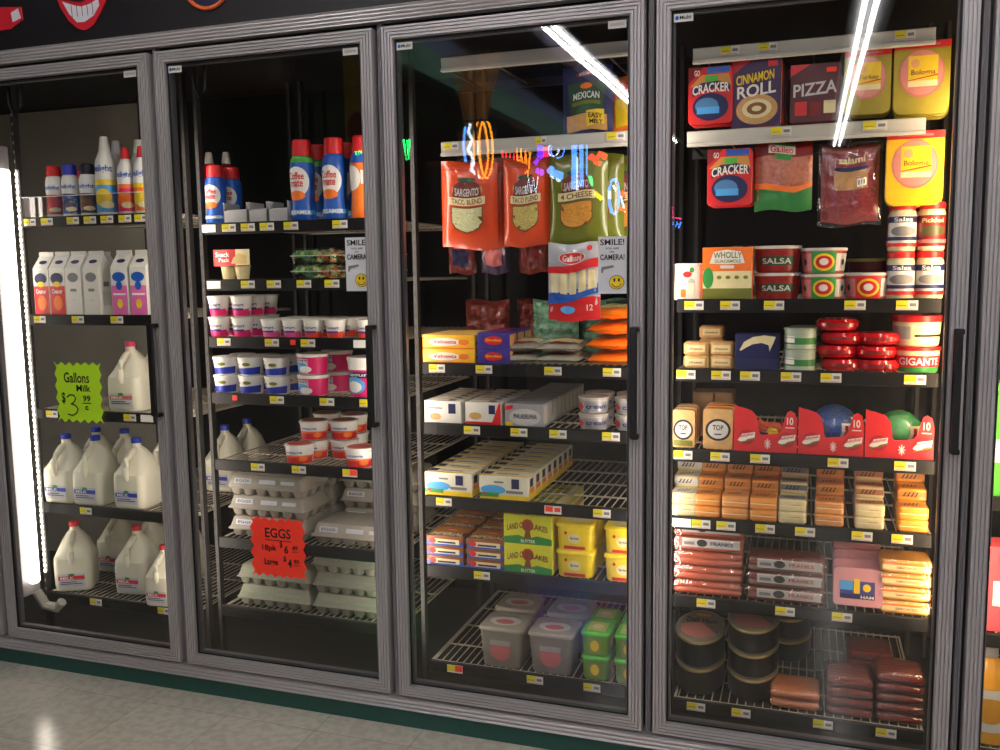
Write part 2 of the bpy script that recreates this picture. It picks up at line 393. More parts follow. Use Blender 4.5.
# ------------------------------------------------------------------ cooler body
cool = emp('display_cooler', (0, 0, 0), 'long built-in glass-door dairy cooler with fluted aluminium frame', 'refrigerator')
X0c, X1c = -2.3, 3.0; DY = .98
def fluted(mb, x0, x1, z0, z1, ribs, m, yf=0., yb=.05, horiz=True):
    """bar with ridges running along x (horiz) or z"""
    n = ribs * 4; sec = []
    for i in range(n + 1):
        t = i / n; y = yf + (.0035 if i % 4 in (2,) else 0.0008 if i % 4 in (1, 3) else 0)
        sec.append((t, y))
    if horiz:
        pts = [(y, z0 + (z1 - z0) * t) for t, y in sec] + [(yb, z1), (yb, z0)]
        mb.loft([[Vector((x, y, z)) for y, z in pts] for x in (x0, x1)], m, smooth=False)
    else:
        pts = [(y, x0 + (x1 - x0) * t) for t, y in sec] + [(yb, x1), (yb, x0)]
        mb.loft([[Vector((x, y, z)) for y, x in pts] for z in (z0, z1)], m, smooth=False)
b = MB(); fluted(b, X0c, X1c, 1.9144, 1.9546, 4, ALU, 0, .03); part('header_rail', b, cool)
b = MB(); fluted(b, X0c, X1c, -.0445, -.0085, 3, ALU, 0, .04); part('sill_rail', b, cool)
b = MB(); b.box(X0c, .04, -.0445, X1c, .1, -.001, ALUD); b.box(X0c, .04, 1.905, X1c, .1, 1.9546, GASKET); part('door_stop', b, cool)
b = MB(); b.box(X0c, .1, -.06, X1c, DY, -.03, DARK_IN); part('bottom_liner', b, cool)
b = MB(); b.box(X0c, .14, 1.965, X1c, DY, 1.99, DARK_IN); part('top_liner', b, cool)
b = MB(); b.box(X0c - .02, DY, -.06, X1c + .02, DY + .03, 1.99, GREY_IN); part('back_liner', b, cool)
b = MB(); b.box(X0c, .90, -.03, -.70, .92, 1.96, mat('lamplit_panel_grey', '8d877b', .6, noise=.08, nscale=4)); part('added_back_panel', b, cool, label='added back panel, lamp glow put into its paler grey, behind the milk shelves')  # added panel; lamp glow on the liner is put into its paler grey
for x in (X0c - .02, X1c): b = MB(); b.box(x, .1, -.06, x + .02, DY, 1.99, DARK_IN); part('side_liner', b, cool)
LENS1 = mat('lit_lens', 'fff4e6', .5, noise=0, emit=LAMP1); LENS = mat('lit_lamp_lens', 'ffeedd', .5, noise=0, emit=LAMP)
LENSO = mat('warm_lamp_lens', 'ffdcae', .5, noise=0, emit=LAMP * 2.2)
for k in range(0, 6):
    cx = (k - 1) * P_ - G_ / 2
    b = MB(); fluted(b, cx - .0065, cx + .0065, -.0085, 1.9144, 2, ALUD, .020, .05, False)
    b.box(cx - .032, .04, 0, cx + .032, .055, 1.905, GASKET); part('mullion', b, cool)
    if k == 0:     # the lamp one can look at, turned to the first door
        la = part('lamp_housing', (lambda q: (q.box(cx + .0, .06, .12, cx + .03, .135, 1.68, ALUD), q)[1])(MB()), cool)
        b = MB(); b.rbox(cx - .04, .075, .165, cx - .001, .112, 1.6, LENS1, .006); part('lens', b, la)  # added unseen lens on the far side, lights the back panel
        b = MB(); b.rbox(cx + .031, .075, .165, cx + .066, .112, 1.6, LENS1, .006); part('lens', b, la)
        b = MB(); b.box(cx + .075, .116, .2, cx + .083, .124, 1.6, CARD)
        for i in range(70): b.box(cx + .0745, .1145, .2 + i * .02, cx + .0835, .116, .209 + i * .02, LENS1)
        part('light_strip', b, la)
        b = MB(); b.tube([(cx + .05, .1, .13), (cx + .075, .11, .08), (cx + .115, .12, .07), (cx + .14, .12, .095)], .017, GREYP, 8); part('cable_cover', b, la)
    else:
        la = part('lamp_housing', (lambda q: (q.box(cx - .028, .056, .1, cx + .028, .066, 1.8, ALUD), q)[1])(MB()), cool)
        b = MB(); b.rbox(cx - .022, .0665, .14 if k < 3 else .32, cx + .022, .078, 1.66, (LENS, LENS, LENS, LENSO, LENSO)[k - 1], .004); part('lens', b, la)
# loops of door cord hanging at the top hinge side
for k, u in ((1, 12), (2, 197)):
    x0 = px(u - 6, .06, 1.82); x1 = px(u + 6, .06, 1.82)
    b = MB(); b.tube([(x0, .07, 1.86), (x0 + .003, .07, 1.8), ((x0 + x1) / 2, .07, 1.765), (x1, .07, 1.8), (x1 + .004, .07, 1.87)], .007, BLACKP, 8); part('cord_loop', b, cool)

# ------------------------------------------------------------------ doors
doorlab = {0: 'cooler door at the far left, mostly out of view', 1: 'glass cooler door in front of milk jugs and creamers', 2: 'glass cooler door in front of yogurt and egg cartons',
           3: 'glass cooler door in front of butter and shredded cheese', 4: 'glass cooler door in front of deli meat and cheese', 5: 'cooler door at the far right edge, mostly out of view'}
prof = [(0, .036), (0, .003)]
for i in range(4):
    d = .001 + i * .0088; prof += [(d, .0), (d + .0054, .0), (d + .0062, .0036), (d + .0080, .0036)]
prof += [(.036, .0), (.036, .014)]
def door_mesh():
    b = MB(); secs = []
    for d, y in prof: secs.append([Vector(p) for p in ((d, y, d), (W_ - d, y, d), (W_ - d, y, HD - d), (d, y, HD - d))])
    b.loft(secs, ALU, (False, False), smooth=False)
    g = [(.0, .036), (.036, .036)]
    b.loft([[Vector(p) for p in ((d, y, d), (W_ - d, y, d), (W_ - d, y, HD - d), (d, y, HD - d))] for d, y in g], GASKET, (False, False), smooth=False)
    return b.build('frame')
def gask():
    b = MB(); b.loft([[Vector(p) for p in ((d, y, d), (W_ - d, y, d), (W_ - d, y, HD - d), (d, y, HD - d))] for d, y in ((.0362, .008), (.0405, .008), (.0405, .0098), )], GASKET, (False, False), smooth=False)
    b.loft([[Vector(p) for p in ((d, y, d), (W_ - d, y, d), (W_ - d, y, HD - d), (d, y, HD - d))] for d, y in ((.0362, .017), (.044, .017), (.044, .034), (.0362, .034))], mat('pale_spacer', '77767a', .4, .6), (False, False), smooth=False)
    return b.build('gasket')
def pane():
    b = MB(); b.box(.0362, .0100, .0362, W_ - .0362, .0155, HD - .0362, GLASS); return b.build('glass_pane')
def handle():
    b = MB(); x = W_ - .019
    b.loft([[Vector((x + u, y, z)) for u, y in ((-.009, -.034), (.006, -.034), (.009, -.026), (-.011, -.026))] for z in (.806, 1.092)], BLACKP, smooth=False)
    for z in (.806, 1.084): b.rbox(x - .008, -.03, z - .004, x + .012, .0005, z + .008, BLACKP, .002)
    return b.build('handle')
dm, gm, pm, hm = door_mesh(), gask(), pane(), handle()
def badge(x0, side):
    b = MB(); w, h = .046, .019; b.box(x0, .0085, 1.836, x0 + w, .0098, 1.836 + h, TAGW if side else LGREY)
    f = front(x0, x0 + w, 1.836, 1.836 + h, .0085)
    b.art(f, [('e', .16, .5, .1, .26, BLUE), ('t', 'Multi', .3, .28, .9, .75, INK)] if side else [('r', .1, .3, .9, .7, GREYP)]); return b
for k in range(0, 6):
    d = emp('cooler_door', ((k - 2) * P_, 0, 0), doorlab[k], 'cooler door')
    part('frame', dm, d); part('gasket', gm, d); part('glass_pane', pm, d); part('handle', hm, d, label='black plastic pull handle')
    part('maker_badge', badge(.042, True), d); part('notice_sticker', badge(W_ - .092, False), d)

# ------------------------------------------------------------------ shelves
def tagart(mb, x, z, y, kind='y', w=.050, h=.0235):
    mb.box(x - w / 2, y, z - h / 2, x + w / 2, y + .0012, z + h / 2, TAGR if kind == 'r2' else TAGW)
    f = front(x - w / 2, x + w / 2, z - h / 2, z + h / 2, y)
    if kind == 'y': mb.art(f, [('r', 0, .22, .54, 1, TAGY), ('r', .62, .38, .92, .72, GREYINK), ('r', .06, .45, .45, .52, OLIVE), ('r', .04, .08, .9, .13, ROSE)])
    elif kind == 'yr': mb.art(f, [('r', 0, .2, .52, 1, TAGY), ('r', .52, .2, 1, 1, TAGR)])
    elif kind == 'r': mb.art(f, [('r', .05, .25, .5, .95, TAGR), ('r', .6, .3, .95, .8, TAGR)])
    elif kind == 'w': pass
def shelf(k, z, tags, label, deck=True, cream=False, yf=.14):
    """z: middle of the front rail. Products stand on z + .012"""
    x0 = sxl(k); x1 = x0 + .644; r = emp('wire_shelf', (0, 0, 0), label, 'shelf', 'wire shelves in the cooler')
    b = MB(); b.rbox(x0, yf, z - .021, x1, yf + .012, z + .015, SHELFB, .002); part('front_rail', b, r)
    b = MB(); n = 27
    for i in range(n + 1): xx = x0 + .012 + (x1 - x0 - .024) * i / n; b.tube([(xx, yf + .013, z + .009), (xx, .80, z + .009)], .0019, WIRE, 5)
    for y in (yf + .03, .3, .46, .62, .80): b.tube([(x0, y, z + .0045), (x1, y, z + .0045)], .0028, WIRE, 6)
    for xx in (x0 + .002, x1 - .002): b.tube([(xx, yf + .02, z + .006), (xx, .8, z + .006)], .0035, WIRE, 6)
    part('wire_deck', b, r)
    for t in tags:
        u, kd = (t, 'y') if not isinstance(t, tuple) else t
        b = MB(); x = px(u, yf, z); x = min(max(x, x0 + .020), x1 - .020)
        if kd == 's': b.box(x - .009, yf - .0015, z - .008, x + .009, yf - .0002, z + .008, TAGR)
        else: tagart(b, 0, 0, 0, kd)
        part('price_tag', b, r, None if kd == 's' else (x, yf - .0016, z - .002), label='small red tag' if kd == 's' else None)
    return z + .0112
SZ = {(1, 1): 1.427, (1, 2): 1.096, (1, 3): .767, (1, 4): .430, (1, 5): .103,
      (2, 1): 1.386, (2, 2): 1.209, (2, 3): 1.027, (2, 4): .846, (2, 5): .626, (2, 6): .366, (2, 7): .133,
      (3, 1): .958, (3, 2): .778, (3, 3): .557, (3, 4): .341, (3, 5): .038,
      (4, 1): 1.142, (4, 2): .957, (4, 3): .737, (4, 4): .548, (4, 5): .326, (4, 6): .024}
TG = {(1, 1): [30, 47, 73, 90, 107, 125, 141], (1, 2): [40, 78, 117], (1, 3): [52, 130, (147, 'w')], (1, 4): [86], (1, 5): [96, 164],
      (2, 1): [(209, 'w'), 229, 248, 267, 291, 340], (2, 2): [(214, 'w'), 248, 274, 304, 332], (2, 3): [224, 272, (293, 's'), 308, (361, 'w')], (2, 4): [(235, 's'), 277, 327, 367],
      (2, 5): [258, 299, (350, 'yr')], (2, 6): [], (2, 7): [],
      (3, 1): [437, 484, 553, 612], (3, 2): [472, 519, 558, 611], (3, 3): [444, (553, 'r'), 602], (3, 4): [482], (3, 5): [(455, 'yr'), 535, 592],
      (4, 1): [694, 730, 774, 855, 907], (4, 2): [686, 721, 750, 791, 831, 915], (4, 3): [683, 720, 760, 838, 905], (4, 4): [(668, 'w'), 701, 726, 765, 805, 862, 902],
      (4, 5): [706, 785, 842], (4, 6): [696, 741, 823, 886]}
SLAB = {(1, 1): 'holding creamer bottles behind the leftmost door', (1, 2): 'under the paper milk cartons', (1, 3): 'under the pink-capped milk jug', (1, 4): 'under the blue-capped milk jugs', (1, 5): 'under the red-capped milk jugs',
        (2, 1): 'under the large blue creamer bottles', (2, 2): 'under the snack cups and salad boxes', (2, 3): 'under the small yogurt cups', (2, 4): 'under the cottage cheese and pink tubs', (2, 5): 'half empty with a few red and white tubs', (2, 6): 'under the upper egg cartons', (2, 7): 'under the lowest egg cartons',
        (3, 1): 'under yellow cheese boxes and shredded cheese bags', (3, 2): 'under the cream cheese boxes', (3, 3): 'under the yellow butter boxes, right half bare', (3, 4): 'under margarine boxes and yellow tubs', (3, 5): 'lowest behind the butter door, under grey tubs',
        (4, 1): 'under guacamole box, salsa tubs and jars', (4, 2): 'under the red waxed cheeses', (4, 3): 'under the red cheese display trays', (4, 4): 'under the stacked cheese blocks', (4, 5): 'under frankfurter and ham packs', (4, 6): 'lowest behind the meat door, under black tins'}
ZS = {k: shelf(k[0], z, TG[k], 'black-edged wire shelf ' + SLAB[k]) for k, z in SZ.items()}
ZS[(5, 1)] = shelf(5, .98, [], 'black-edged wire shelf behind the far right door, upper'); ZS[(5, 2)] = shelf(5, .655, [], 'black-edged wire shelf behind the far right door, middle')
ZS[(5, 3)] = shelf(5, .305, [], 'black-edged wire shelf behind the far right door, lower'); ZS[(5, 4)] = shelf(5, .0, [], 'black-edged wire shelf behind the far right door, lowest')
POSTM = mat('shelf_post_grey', '343333', .6, .1, spec=.2)
for k in (1, 2, 3, 4, 5):
    for x in (sxl(k) - .032, sxl(k) + .662):
        for y in (.165, .80):
            b = MB(); b.box(x, y, -.03, x + .012, y + .022, 1.965, POSTM)
            if y < .5:
                for i in range(60): b.box(x + .004, y - .0006, .05 + i * .031, x + .008, y, .06 + i * .031, GREYP if (k == 1 and x < -.5) else GASKET)  # pale slots on the first left post paint in light showing through the holes
            part('shelf_post', b, cool)
# hanging price rails with peg hooks
def hangrail(k, z, x0, x1, tags, hooks, label, yf=.14):
    r = emp('peg_rail', (0, 0, 0), label, 'rail')
    b = MB(); pts = [(yf + .006, z + .026), (yf, z + .023), (yf + .003, z - .005), (yf - .005, z - .008), (yf - .005, z - .014), (yf + .012, z - .014), (yf + .012, z + .026)]
    b.loft([[Vector((x, y, zz)) for y, zz in pts] for x in (x0, x1)], RAILW, smooth=False); part('price_channel', b, r)
    b = MB(); b.box(sxl(k) + .002, .45, z - .01, sxl(k) + .640, .465, z + .015, BLACKP)
    for x in (x0 + .003, x1 - .006): b.box(x, yf + .01, z - .004, x + .004, .45, z + .004, BLACKP)
    part('back_bar', b, r)
    for x in hooks:
        b = MB(); b.tube([(x, .45, z), (x, .2, z - .005), (x, .166, z - .004), (x, .158, z + .01)], .0025, ALUD, 6); part('peg_hook', b, r)
    for t in tags:
        u, wd = t if isinstance(t, tuple) else (t, .046)
        b = MB(); tagart(b, 0, 0, 0, 'y', wd, .022); part('price_tag', b, r, (px(u, yf, z), yf - .0012, z + .011))
    return r
# ------------------------------------------------------------------ signs taped on the glass
def burst(x0, x1, z0, z1, nx, ny, card, els, label, name='price_burst_sign'):
    pts = []
    def side(a, bb, n, out):
        for i in range(n):
            t = i / n; p = a + (bb - a) * t; q = a + (bb - a) * (t + .5 / n); pts.append(p); pts.append(q + out)
    W = x1 - x0; H = z1 - z0; i = .068
    A, B_, C_, D_ = Vector((i * .5, i * .5)), Vector((1 - i * .5, i * .5)), Vector((1 - i * .5, 1 - i * .5)), Vector((i * .5, 1 - i * .5))
    corner = [Vector((0, 0)), Vector((1, 0)), Vector((1, 1)), Vector((0, 1))]; ed = [(nx, Vector((0, i))), (ny, Vector((-i, 0))), (nx, Vector((0, -i))), (ny, Vector((i, 0)))]
    for e in range(4):
        a, c2 = corner[e], corner[(e + 1) % 4]; n, inn = ed[e]; rnd = random.Random(e + nx)
        for j in range(n):
            pts.append(a + (c2 - a) * (j / n) + (Vector((0, 0)) if j == 0 else -inn * .15 * rnd.random() + inn * .1))
            pts.append(a + (c2 - a) * ((j + .5) / n) + inn * (.75 + .3 * rnd.random()))
    P3 = [(x0 + W * p.x, z0 + H * p.y) for p in pts]; y = .0048
    mb = MB(); mb.loft([[Vector((x, y + .0012, z)) for x, z in P3], [Vector((x, y, z)) for x, z in P3]], card, smooth=False)
    mb.art(front(x0, x1, z0, z1, y), els)
    return single(name, mb, (0, 0, 0), label, 'sign')
burst(-.466, -.276, .766, .965, 6, 5, LIME,
      [e + (INK,) for e in [('t', 'Gallons', .20, .66, .74, .83), ('t', 'Milk', .46, .52, .76, .63), ('t', '$', .13, .30, .21, .50),
       ('l', [(.25, .42), (.31, .46), (.40, .455), (.43, .40), (.39, .34), (.33, .31), (.42, .29), (.47, .23), (.43, .16), (.34, .12), (.25, .14)], .011), ('t', '99', .59, .36, .75, .46), ('l', [(.58, .33), (.76, .33)], .007), ('t', 'c', .63, .22, .70, .29)]],
      'fluorescent green starburst sign reading Gallons Milk $3.99 on the leftmost door')
burst(.252, .447, .316, .506, 7, 5, REDCARD, [e + (INK,) for e in [('t', 'EGGS', .28, .66, .74, .82), ('l', [(.28, .62), (.74, .62)], .006), ('t', '18pk', .22, .42, .48, .54), ('t', '$', .54, .50, .59, .62), ('t', '6', .62, .42, .69, .55),
      ('t', '49', .76, .49, .86, .56), ('l', [(.76, .46), (.86, .46)], .004), ('t', 'Large', .26, .18, .50, .32), ('t', '$', .60, .28, .65, .38), ('t', '4', .68, .20, .75, .34), ('t', '99', .79, .27, .88, .34), ('l', [(.79, .24), (.88, .24)], .004)]],
      'fluorescent red starburst sign reading EGGS with two prices')
def smile(x0, x1, z0, z1, label):
    b = MB(); y = .0078; b.box(x0, y, z0, x1, .0098, z1, mat('sticker_white', 'd9d9de', .5, noise=0)); f = front(x0, x1, z0, z1, y)
    b.art(f, [('t', 'SMILE!', .07, .85, .92, .955, INK), ('t', 'YOU ARE', .24, .775, .74, .81, INK), ('t', 'ON', .40, .715, .56, .75, INK), ('t', 'CAMERA!', .07, .59, .93, .69, INK),
      ('p', [(.12, .47), (.55, .50), (.56, .46), (.2, .42), (.16, .36), (.1, .37)], GREYINK), ('e', .66, .2, .27, .125, INK), ('e', .66, .2, .25, .115, YEL), ('e', .58, .24, .035, .035, INK), ('e', .74, .24, .035, .035, INK),
      ('l', [(.5, .17), (.58, .125), (.66, .115), (.74, .125), (.82, .17)], .014, INK)])
    single('camera_notice', b, (0, 0, 0), label, 'sign', 'camera notices on the doors')
smile(.611, .686, 1.187, 1.338, 'white SMILE camera notice with yellow face, on the egg and yogurt door')
smile(1.342, 1.416, 1.176, 1.322, 'white SMILE camera notice with yellow face, on the butter and cheese door')

# ------------------------------------------------------------------ product builders
def rad(prof):
    def f(z):
        for (r0, z0), (r1, z1) in zip(prof, prof[1:]):
            if z0 <= z <= z1 and z1 > z0: return r0 + (r1 - r0) * (z - z0) / (z1 - z0)
        return prof[-1][0]
    return f
def bottle(h, r, bodym, capm, els, wht=True, sleeve=None, tall=False, shm=WHITE):
    def fn():
        if tall: pr = [(r * .86, 0), (r * .97, .006), (r, .02), (r, h * .62), (r * .9, h * .70), (r * .62, h * .79), (r * .5, h * .83)]; cz = h * .83; cr = r * .52
        else: pr = [(r * .86, 0), (r * .97, .006), (r * .97, h * .12), (r * .9, h * .3), (r * .97, h * .5), (r, h * .66), (r * .86, h * .77), (r * .74, h * .8)]; cz = h * .8; cr = r * .8
        b = MB(); b.lathe(pr, bodym, 40); b.art(Cyl(rad(pr), .012, cz - .002, PI * 1.3, .3), els)
        c = MB(); c.lathe([(cr, cz), (cr * 1.02, cz + .004), (cr * (.72 if tall else .95), h - .004), (cr * (.6 if tall else .8), h)], capm, 18)
        return [('bottle_body', b), ('cap', c)]
    return fn
def cup(h, rb, rt, body, lidm, els, lid=.005, rim=.0022, span=PI * 1.1, c=0, dome=0):
    def fn():
        pr = [(rb * .94, 0), (rb, .003), (rt, h - lid)]
        b = MB(); b.lathe(pr, body, 40); b.art(Cyl(rad(pr), .002, h - lid - .002, span, c), els)
        l = MB(); l.lathe([(rt + rim, h - lid), (rt + rim, h - .001), (rt + rim - .003, h)] + ([(rt * .8, h - .0012), (rt * .5, h - .001)] if not dome else [(rt * .8, h + dome)]), lidm, 24)
        return [('tub', b), ('lid', l)]
    return fn
def rtub(w, d, h, body, lidm, fels, lels=(), lh=.012, taper=.88, r=.018, sels=()):
    def fn():
        b = MB(); b.loft([rrect(w * taper, d * taper, r, 0), rrect(w * (taper + .03), d * (taper + .03), r, .004), rrect(w * .97, d * .97, r, h - lh)], body)
        f = Flat((-w * taper / 2 + r, -d * (taper + .03) / 2 - .0005, .004), (w * taper - 2 * r, 0, 0), (0, -(d * .97 - d * (taper + .03)) / 2, h - lh - .004)); b.art(f, fels, 2)
        if sels: b.art(Flat((w * (taper + .03) / 2 + .0005, -d * taper / 2 + r, .004), (0, d * taper - 2 * r, 0), ((w * .97 - w * (taper + .03)) / 2, 0, h - lh - .004)), sels, 2)
        l = MB(); l.loft([rrect(w, d, r, h - lh), rrect(w + .004, d + .004, r, h - lh + .002), rrect(w + .002, d + .002, r, h - .004), rrect(w - .006, d - .006, r, h)], lidm)
        if lels: l.art(topf(-w / 2 + .008, w / 2 - .008, -d / 2 + .008, d / 2 - .008, h), lels)
        return [('tub', b), ('lid', l)]
    return fn
def carton_box(w, d, h, m, fels=(), tels=(), rels=(), b=.0012):
    def fn():
        q = MB(); q.rbox(-w / 2, 0, 0, w / 2, d, h, m, b, .001)
        if fels: q.art(front(-w / 2 + b, w / 2 - b, b, h - b, 0), fels)
        if tels: q.art(topf(-w / 2 + b, w / 2 - b, b, d - b, h), tels)
        if rels: q.art(right(b, d - b, b, h - b, w / 2), rels)
        return [('box', q)]
    return fn
def gable(w, h, fels, side=(), spout=False):
    def fn():
        q = MB(); zb = h * .74; zt = h * .93
        q.add([(-w / 2, 0, 0), (w / 2, 0, 0), (w / 2, w, 0), (-w / 2, w, 0), (-w / 2, 0, zb), (w / 2, 0, zb), (w / 2, w, zb), (-w / 2, w, zb), (-w / 2 + .002, w * .46, zt), (w / 2 - .002, w * .46, zt), (w / 2 - .002, w * .54, zt), (-w / 2 + .002, w * .54, zt)],
              [(0, 3, 2, 1), (0, 1, 5, 4), (1, 2, 6, 5), (2, 3, 7, 6), (3, 0, 4, 7), (4, 5, 9, 8), (6, 7, 11, 10), (5, 6, 10, 9), (7, 4, 8, 11), (8, 9, 10, 11)], CARD)
        q.box(-w / 2 + .002, w * .475, zt - .002, w / 2 - .002, w * .525, h, CARD)
        q.art(front(-w / 2 + .001, w / 2 - .001, .001, zb, 0), fels)
        if side: q.art(right(.001, w - .001, .001, zb, w / 2), side)
        q.art(Flat((-w / 2 + .004, 0, zb), (w - .008, 0, 0), (0, w * .46, zt - zb)), [('e', .5, .5, .3, .16, NAVY)])
        return [('carton', q)]
    return fn
def jug(capm, labm):
    def fn():
        b = MB(); secs = []
        for w, z, r, oy in [(.118, 0, .02, 0), (.140, .006, .028, 0), (.146, .03, .03, 0), (.148, .105, .032, 0), (.146, .128, .034, .001), (.132, .150, .04, .006), (.104, .182, .04, .014), (.068, .208, .03, .012), (.042, .222, .0205, .004), (.036, .228, .0175, 0), (.036, .238, .0175, 0)]:
            secs.append(rrect(w, w * (.98 if oy < .004 else .86), r, z, 0, oy, 5))
        b.loft(secs, MILK)
        f = Flat((-.052, -.0732, .022), (.1, 0, 0), (0, 0, .05)); b.art(f, [('r', 0, 0, 1, 1, mat('jug_label', 'c4c4cc', .5)), ('r', 0, .52, 1, .82, labm), ('e', .5, .9, .12, .12, GREEN), ('t', 'MILK', .08, .56, .6, .78, WHITE), ('r', .08, .2, .9, .26, NAVY), ('r', .08, .34, .7, .4, NAVY)], 2)
        hd = MB(); hd.tube([(0, -.006, .214), (0, -.03, .206), (0, -.058, .184), (0, -.072, .156), (0, -.072, .13), (0, -.064, .112)], [.011, .013, .0125, .012, .013, .014], MILK, 10)
        c = MB(); c.lathe([(.0192, .237), (.0198, .239), (.0195, .253), (.017, .256)], capm, 18)
        return [('jug_body', b), ('handle', hd), ('cap', c)]
    return fn
def eggcarton(w, d, nx, ny, pulp, label=None, h=.068):
    def fn():
        t = MB(); zr = .027
        for i in range(nx):
            for j in range(ny):
                cx = (i + .5) / nx * (w - .012) - (w - .012) / 2; cy = (j + .5) / ny * (d - .012) - (d - .012) / 2; R = min((w - .012) / nx, (d - .012) / ny) / 2
                t.loft([rrect(2 * r_, 2 * r_, r_ * .55, z, cx, cy, 2) for r_, z in ((R * .55, 0), (R * .7, .004), (R * .97, zr))], pulp)
        t.rbox(-w / 2, -d / 2, zr - .001, w / 2, d / 2, zr + .004, pulp, .001, .01)
        l = MB(); l.loft([rrect(w - .006, d - .006, .012, zr + .0041), rrect(w - .010, d - .010, .014, zr + .010), rrect(w - .028, d - .028, .012, h - .004), rrect(w - .038, d - .038, .01, h)], pulp)
        for i in range(nx - 1):
            cx = (i + 1) / nx * (w - .03) - (w - .03) / 2; l.loft([rrect(.010, d - .05, .004, h - .001, cx, 0, 1), rrect(.004, d - .06, .002, h + .001, cx, 0, 1)], pulp)
        if label: f = Flat((-w / 2 + .02, -d / 2 + .0042, zr + .010), (w - .04, 0, 0), (0, .0088, h - .014 - zr)); l.art(f, label, 3)
        return [('egg_tray', t), ('lid', l)]
    return fn

# ================================================================== door 1
z = ZS[(1, 1)] + .0014
def creamer(u, v, key, fn, lab, y=.19, uz=None, g='creamer bottles behind the leftmost door'):
    return item(key, fn, 'creamer_bottle', (px(u, y, z + .08), y, z), lab, 'bottle', g)
def delight(c, c2, h, r, cap, tall=False):
    return bottle(h, r, WHITE, cap, [('r', 0, 0, 1, .48, c), ('r', 0, .44, 1, .52, c2), ('e', .5, .24, .22, .14, c2), ('t', 'Delight', .22, .62, .74, .76, BLUE), ('e', .6, .12, .16, .06, CREAM)], tall=tall)
creamer(55, 0, 'sc1', delight(mat('russet', 'a8452c', .4), RED, .176, .029, RED), 'short creamer bottle with red cap and russet label, first from the left', .196)
creamer(71, 0, 'sc2', delight(BLUE, NAVY, .178, .029, mat('cap_blue', '2a34a8', .4)), 'short creamer bottle with blue cap and blue label', .196)
creamer(89, 0, 'sc3', delight(mat('umber', '4a3a26', .4), BROWN, .176, .03, mat('cap_dark', '2a2430', .4)), 'short creamer bottle with dark cap and brown label', .196)
creamer(80, 0, 'sc1', None, 'short red-capped creamer bottle behind the blue and brown ones', .31)
creamer(107, 0, 'tc1', delight(LBLUE, YEL, .262, .034, WHITE, True), 'tall creamer bottle with white cap and sky blue label', .198)
creamer(119, 0, 'tc1', None, 'tall white-capped creamer bottle standing behind the pink one', .29)
creamer(127, 0, 'tc2', delight(HPINK, ORANGE, .222, .029, RED, True), 'creamer bottle with pointed red cap and magenta label', .198)
creamer(141, 0, 'tc1', None, 'tall white-capped creamer bottle mostly behind the door stile', .30)
creamer(143, 0, 'tc3', delight(ORANGE, YEL, .224, .028, RED, True), 'creamer bottle with pointed red cap and orange label at the door edge', .198)
def tray(xs, z, label, mt, h, y0=.156, y1=.236):
    r = MB(); t = .0012; x0, x1 = xs[0], xs[-1]
    r.box(x0, y0, z, x1, y0 + t, z + h, mt); r.box(x0, y0, z + .0002, x1, y1, z + .001, mt)
    for x in xs: r.box(x - t / 2, y0 + t, z, x + t / 2, y1, z + h, mt)
    r.tube([(x0, y0, z + h), (x1, y0, z + h)], .0016, mat('tray_rim', 'cfcfd4', .3), 5)
    single('bottle_organizer', r, (0, 0, 0), label, 'organizer')
cx_ = [px(u, .196, z + .08) for u in (55, 71, 89, 107, 127, 143)]; cx_[-1] = min(cx_[-1], -.087)
tray([sxl(1) + .004, sxl(1) + .045] + [cx_[0] - .036] + [(p + q) / 2 for p, q in zip(cx_, cx_[1:])] + [cx_[-1] + .048], z - .0012, 'clear divided tray holding creamer bottles behind the leftmost door', CLEAR, .072)
# paper cartons
z = ZS[(1, 2)]
redc = [('r', 0, 0, 1, .62, RED), ('e', .5, .26, .3, .16, ORANGE), ('e', .5, .78, .42, .12, NAVY), ('e', .5, .66, .25, .06, YEL), ('t', 'Creamer', .15, .46, .85, .56, WHITE)]
pinkc = [('r', 0, 0, 1, .62, mat('carton_pink', 'd566a6', .5)), ('e', .5, .24, .18, .1, YEL), ('e', .5, .80, .42, .1, BLUE), ('e', .5, .62, .2, .09, BLUE), ('r', .1, .42, .9, .46, WHITE)]
grc = [('e', .5, .8, .36, .1, GREYINK), ('r', .3, .5, .7, .56, GREYINK), ('r', .38, .3, .62, .33, LGREY)]
for i, (u, key, el, lb) in enumerate([(41, 'cr', redc, 'red and white gable-top carton, nearest the bright lamp'), (57, 'cr', None, 'red and white gable-top carton, second from the lamp'), (73, 'cg', grc, 'plain grey-white gable-top carton beside the red cartons'),
      (91, 'cg', None, 'plain grey-white gable-top carton left of the pink cartons'), (119, 'cp', pinkc, 'pink and white gable-top carton, left of the pair'), (138, 'cp', None, 'pink and white gable-top carton, at the door edge')]):
    item(key, gable(.066, .218, el, [('r', .2, .2, .8, .5, LGREY), ('r', .3, .6, .7, .7, GREYINK)]) if el else None, 'milk_carton', (px(u, .165, z + .1), .166, z), lb, 'carton', 'paper cartons behind the leftmost door')
for i, (u, key, lb) in enumerate([(76, 'cr', 'red gable-top carton in the second row behind the grey ones'), (98, 'cg', 'plain grey-white gable-top carton in the second row')]):
    item(key, None, 'milk_carton', (px(u, .26, z + .1), .262, z), lb, 'carton', 'paper cartons behind the leftmost door')
CPINK = mat('cap_pink', 'd6406e', .4); CBLUE = mat('cap_royal', '2438a8', .4); CRED = mat('cap_red', 'd42c34', .4)
def jugat(u, y, shelfkey, key, cap, labm, lab, rot=.25, s=None):
    z = ZS[shelfkey]; o = item(key, jug(cap, labm), 'milk_jug', (u if abs(u) < 5 else px(u, y, z + .12), y, z), lab, 'milk jug', 'plastic milk jugs', (0, 0, rot))
    o.scale = (s * .93, s * .95, s)
    return o
